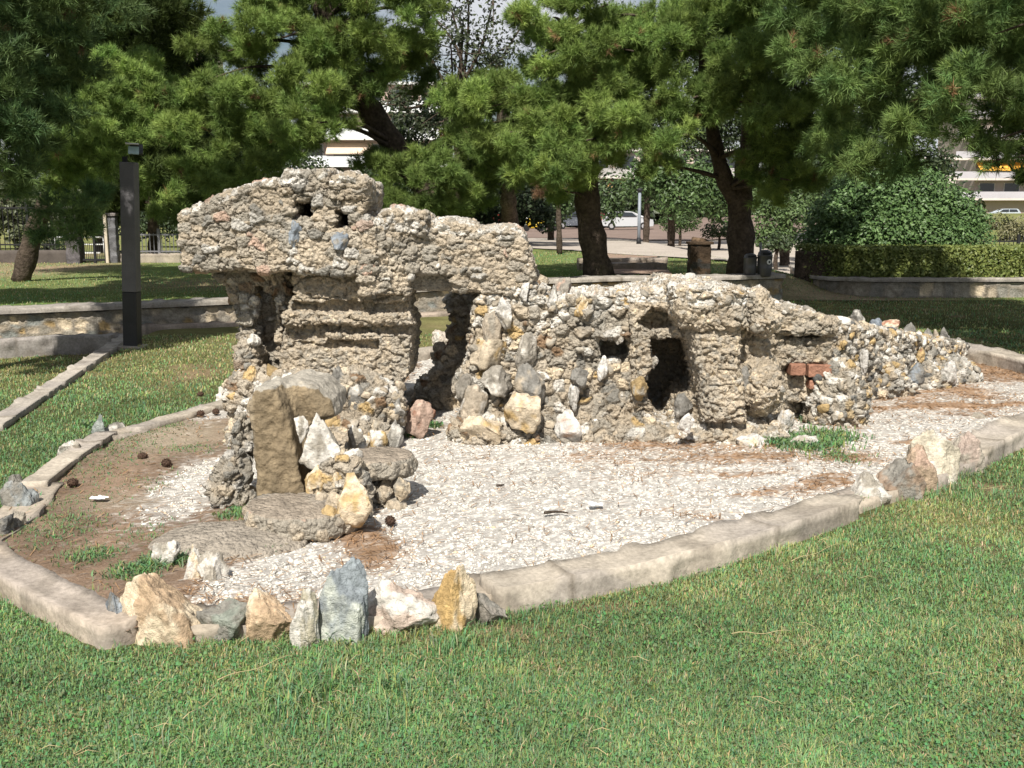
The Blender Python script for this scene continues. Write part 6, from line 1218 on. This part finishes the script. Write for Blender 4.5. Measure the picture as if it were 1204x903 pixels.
def scooter(label, x, y, z, rz, paint):
    o = empty('scooter', label, 'scooter', (x, y, z), 'scooters parked by the road')
    def T(P): c, s_ = math.cos(rz), math.sin(rz); P = np.asarray(P, float); return np.stack((P[:, 0] * c - P[:, 1] * s_ + x, P[:, 0] * s_ + P[:, 1] * c + y, P[:, 2] + z), 1)
    def put(nm, mb, mat, **k): kid(nm, T(np.concatenate(mb.V)), [np.concatenate(f) for f in mb.F.values() if f], mat, o, **k)
    ty = bpy.data.materials['tyre']
    for sx_ in (-.6, .62): put('wheel', MB().tube([(sx_, -.06, .24), (sx_, .06, .24)], [.24, .24], 18), ty, smooth=False)
    mp_ = material('scooter_paint', paint, rough=.35, var=0, bump=0)
    put('body', MB().tube([(-.85, 0, .62), (-.6, 0, .66), (-.3, 0, .55), (-.1, 0, .35), (.3, 0, .30)], [.08, .17, .19, .14, .12], 12), mp_); put('front_shield', MB().tube([(.32, 0, .32), (.48, 0, .6), (.46, 0, .95)], [.14, .2, .16], 12), mp_)
    put('seat', MB().tube([(-.8, 0, .80), (-.5, 0, .84), (-.15, 0, .78)], [.08, .13, .10], 10), M_iron); put('handlebar', MB().tube([(.38, -.34, 1.04), (.45, 0, 1.02), (.38, .34, 1.04)], [.02, .03, .02], 8), M_iron); put('headlight', MB().tube([(.56, 0, .96), (.63, 0, .95)], [.09, .08], 12), M_visor)
scooter('yellow scooter parked at the road edge beyond the lawn', *far_at(628, 78), R(200), (.75, .52, .05)); scooter('grey scooter parked right of the yellow one', *far_at(643, 79), R(160), (.30, .31, .33))
x, y, z = far_at(586, 76); ko = empty('red_kiosk', 'small red kiosk box left of the straight dark trunk', 'kiosk', (x, y, z)); rm = material('red_paint', (.42, .05, .035), rough=.6, var=.15, scale=2, bump=0)
MB().box((x, y, z + .65), (.75, .7, 1.3), bev=.03).build('cabinet', rm, ko); MB().box((x, y, z + 1.33), (.85, .8, .07), bev=.02).build('lid', M_iron, ko); MB().box((x, y - .36, z + .8), (.5, .02, .5)).build('front_panel', material('kiosk_panel', (.30, .035, .03), bump=0), ko)
# ================================================================== BUILDINGS
def apartment(name, label, px0, px1, ytop, Y, floors, fh, wall, slab, depth=12., awn=(), z0=-1., rail=None, wper=3.2, side=0.):
    x0, x1 = AT(px0, 200, Y)[0], AT(px1, 200, Y)[0]; zt = AT(600, ytop, Y)[2]; o = empty(name, label, 'building', ((x0 + x1) / 2, Y, z0)); W_ = x1 - x0; cx = (x0 + x1) / 2
    b = MB().box((cx, Y + depth / 2, (z0 + zt) / 2), (W_, depth, zt - z0)); V = np.concatenate(b.V); kid('wall', V, [np.concatenate(f) for f in b.F.values() if f], M_wallp, o, smooth=False, col=np.tile(wall, (len(V), 1)))
    b = MB().box((cx, Y + depth / 2 - .2, zt + .15), (W_ + .8, depth + .8, .3), col=slab); b.build('roof', M_wallp, o, usecol=True)
    wm_ = material('window_frame', (.55, .53, .5), rough=.6, var=0, bump=0) if 'window_frame' not in bpy.data.materials else bpy.data.materials['window_frame']
    for k in range(floors):
        zf = zt - fh * (k + 1)
        b = MB().box((cx - side / 2, Y - .75, zf), (W_ + side + .3, 1.5, .28), col=slab); b.box((cx - side / 2, Y - 1.46, zf + .62), (W_ + side + .3, .08, .96), col=rail if rail is not None else slab * .9); b.build('balcony', M_wallp, o, usecol=True)
        nw = max(2, int(W_ / wper))
        for q in range(nw):
            xx = x0 + W_ * (q + .5) / nw; MB().box((xx, Y - .02, zf + fh * .44), (wper * .74, .1, fh * .78)).build('window', wm_, o); w_ = o.children[-1]; p_ = MB().box((xx, Y - .09, zf + fh * .45), (wper * .66, .03, fh * .72)); g_ = mesh_np('pane', np.concatenate(p_.V) - np.array(o.location), [np.concatenate(f) for f in p_.F.values() if f], M_glass, None, smooth=False); g_.parent = w_
        for kk, xa, xb, ca in awn:
            if kk == k:
                a0 = x0 + W_ * xa; a1 = x0 + W_ * xb; b = MB(); b.add([(a0, Y - .1, zf + fh * .86), (a1, Y - .1, zf + fh * .86), (a1, Y - 1.7, zf + fh * .46), (a0, Y - 1.7, zf + fh * .46), (a0, Y - .1, zf + fh * .82), (a1, Y - .1, zf + fh * .82), (a1, Y - 1.7, zf + fh * .42), (a0, Y - 1.7, zf + fh * .42)], [np.array([[0, 1, 2, 3], [7, 6, 5, 4], [3, 2, 6, 7], [0, 3, 7, 4], [1, 5, 6, 2]])], ca); b.build('awning', M_wallp, o, usecol=True)
    return o
apartment('apartment_building', 'pale apartment block with long balconies and orange awnings on the right', 1147, 1235, 92, 150, 6, 2.86, np.array((.42, .36, .33)), np.array((.66, .58, .54)), 14, awn=((3, 0., .42, np.array((.72, .62, .50))), (4, .0, .40, np.array((.80, .43, .08))), (4, .44, .8, np.array((.78, .38, .06))), (2, .0, .6, np.array((.6, .5, .45)))), rail=np.array((.48, .46, .50)), side=3.5)
apartment('apartment_building', 'white and pink apartment block glimpsed beside the slanting pine trunk', 352, 525, 100, 118, 6, 3.0, np.array((.60, .45, .40)), np.array((.80, .79, .77)), 12, rail=np.array((.74, .76, .78)), awn=((2, .2, .5, np.array((.7, .55, .42))),))
apartment('apartment_building', 'beige apartment block whose roof shows between the pine crowns at upper left', 150, 236, 40, 125, 8, 3.0, np.array((.50, .42, .33)), np.array((.62, .54, .44)), 12)
apartment('apartment_building', 'long pale low block glimpsed between the trunks behind the lamp post', 690, 872, 178, 128, 3, 3.2, np.array((.60, .48, .42)), np.array((.72, .66, .60)), 10, rail=np.array((.5, .47, .45)), awn=((1, .1, .5, np.array((.75, .45, .2))),))
apartment('apartment_building', 'small pale house left of the apartment balconies behind the large shrub', 1085, 1118, 188, 140, 2, 3.2, np.array((.66, .50, .44)), np.array((.70, .62, .58)), 9)
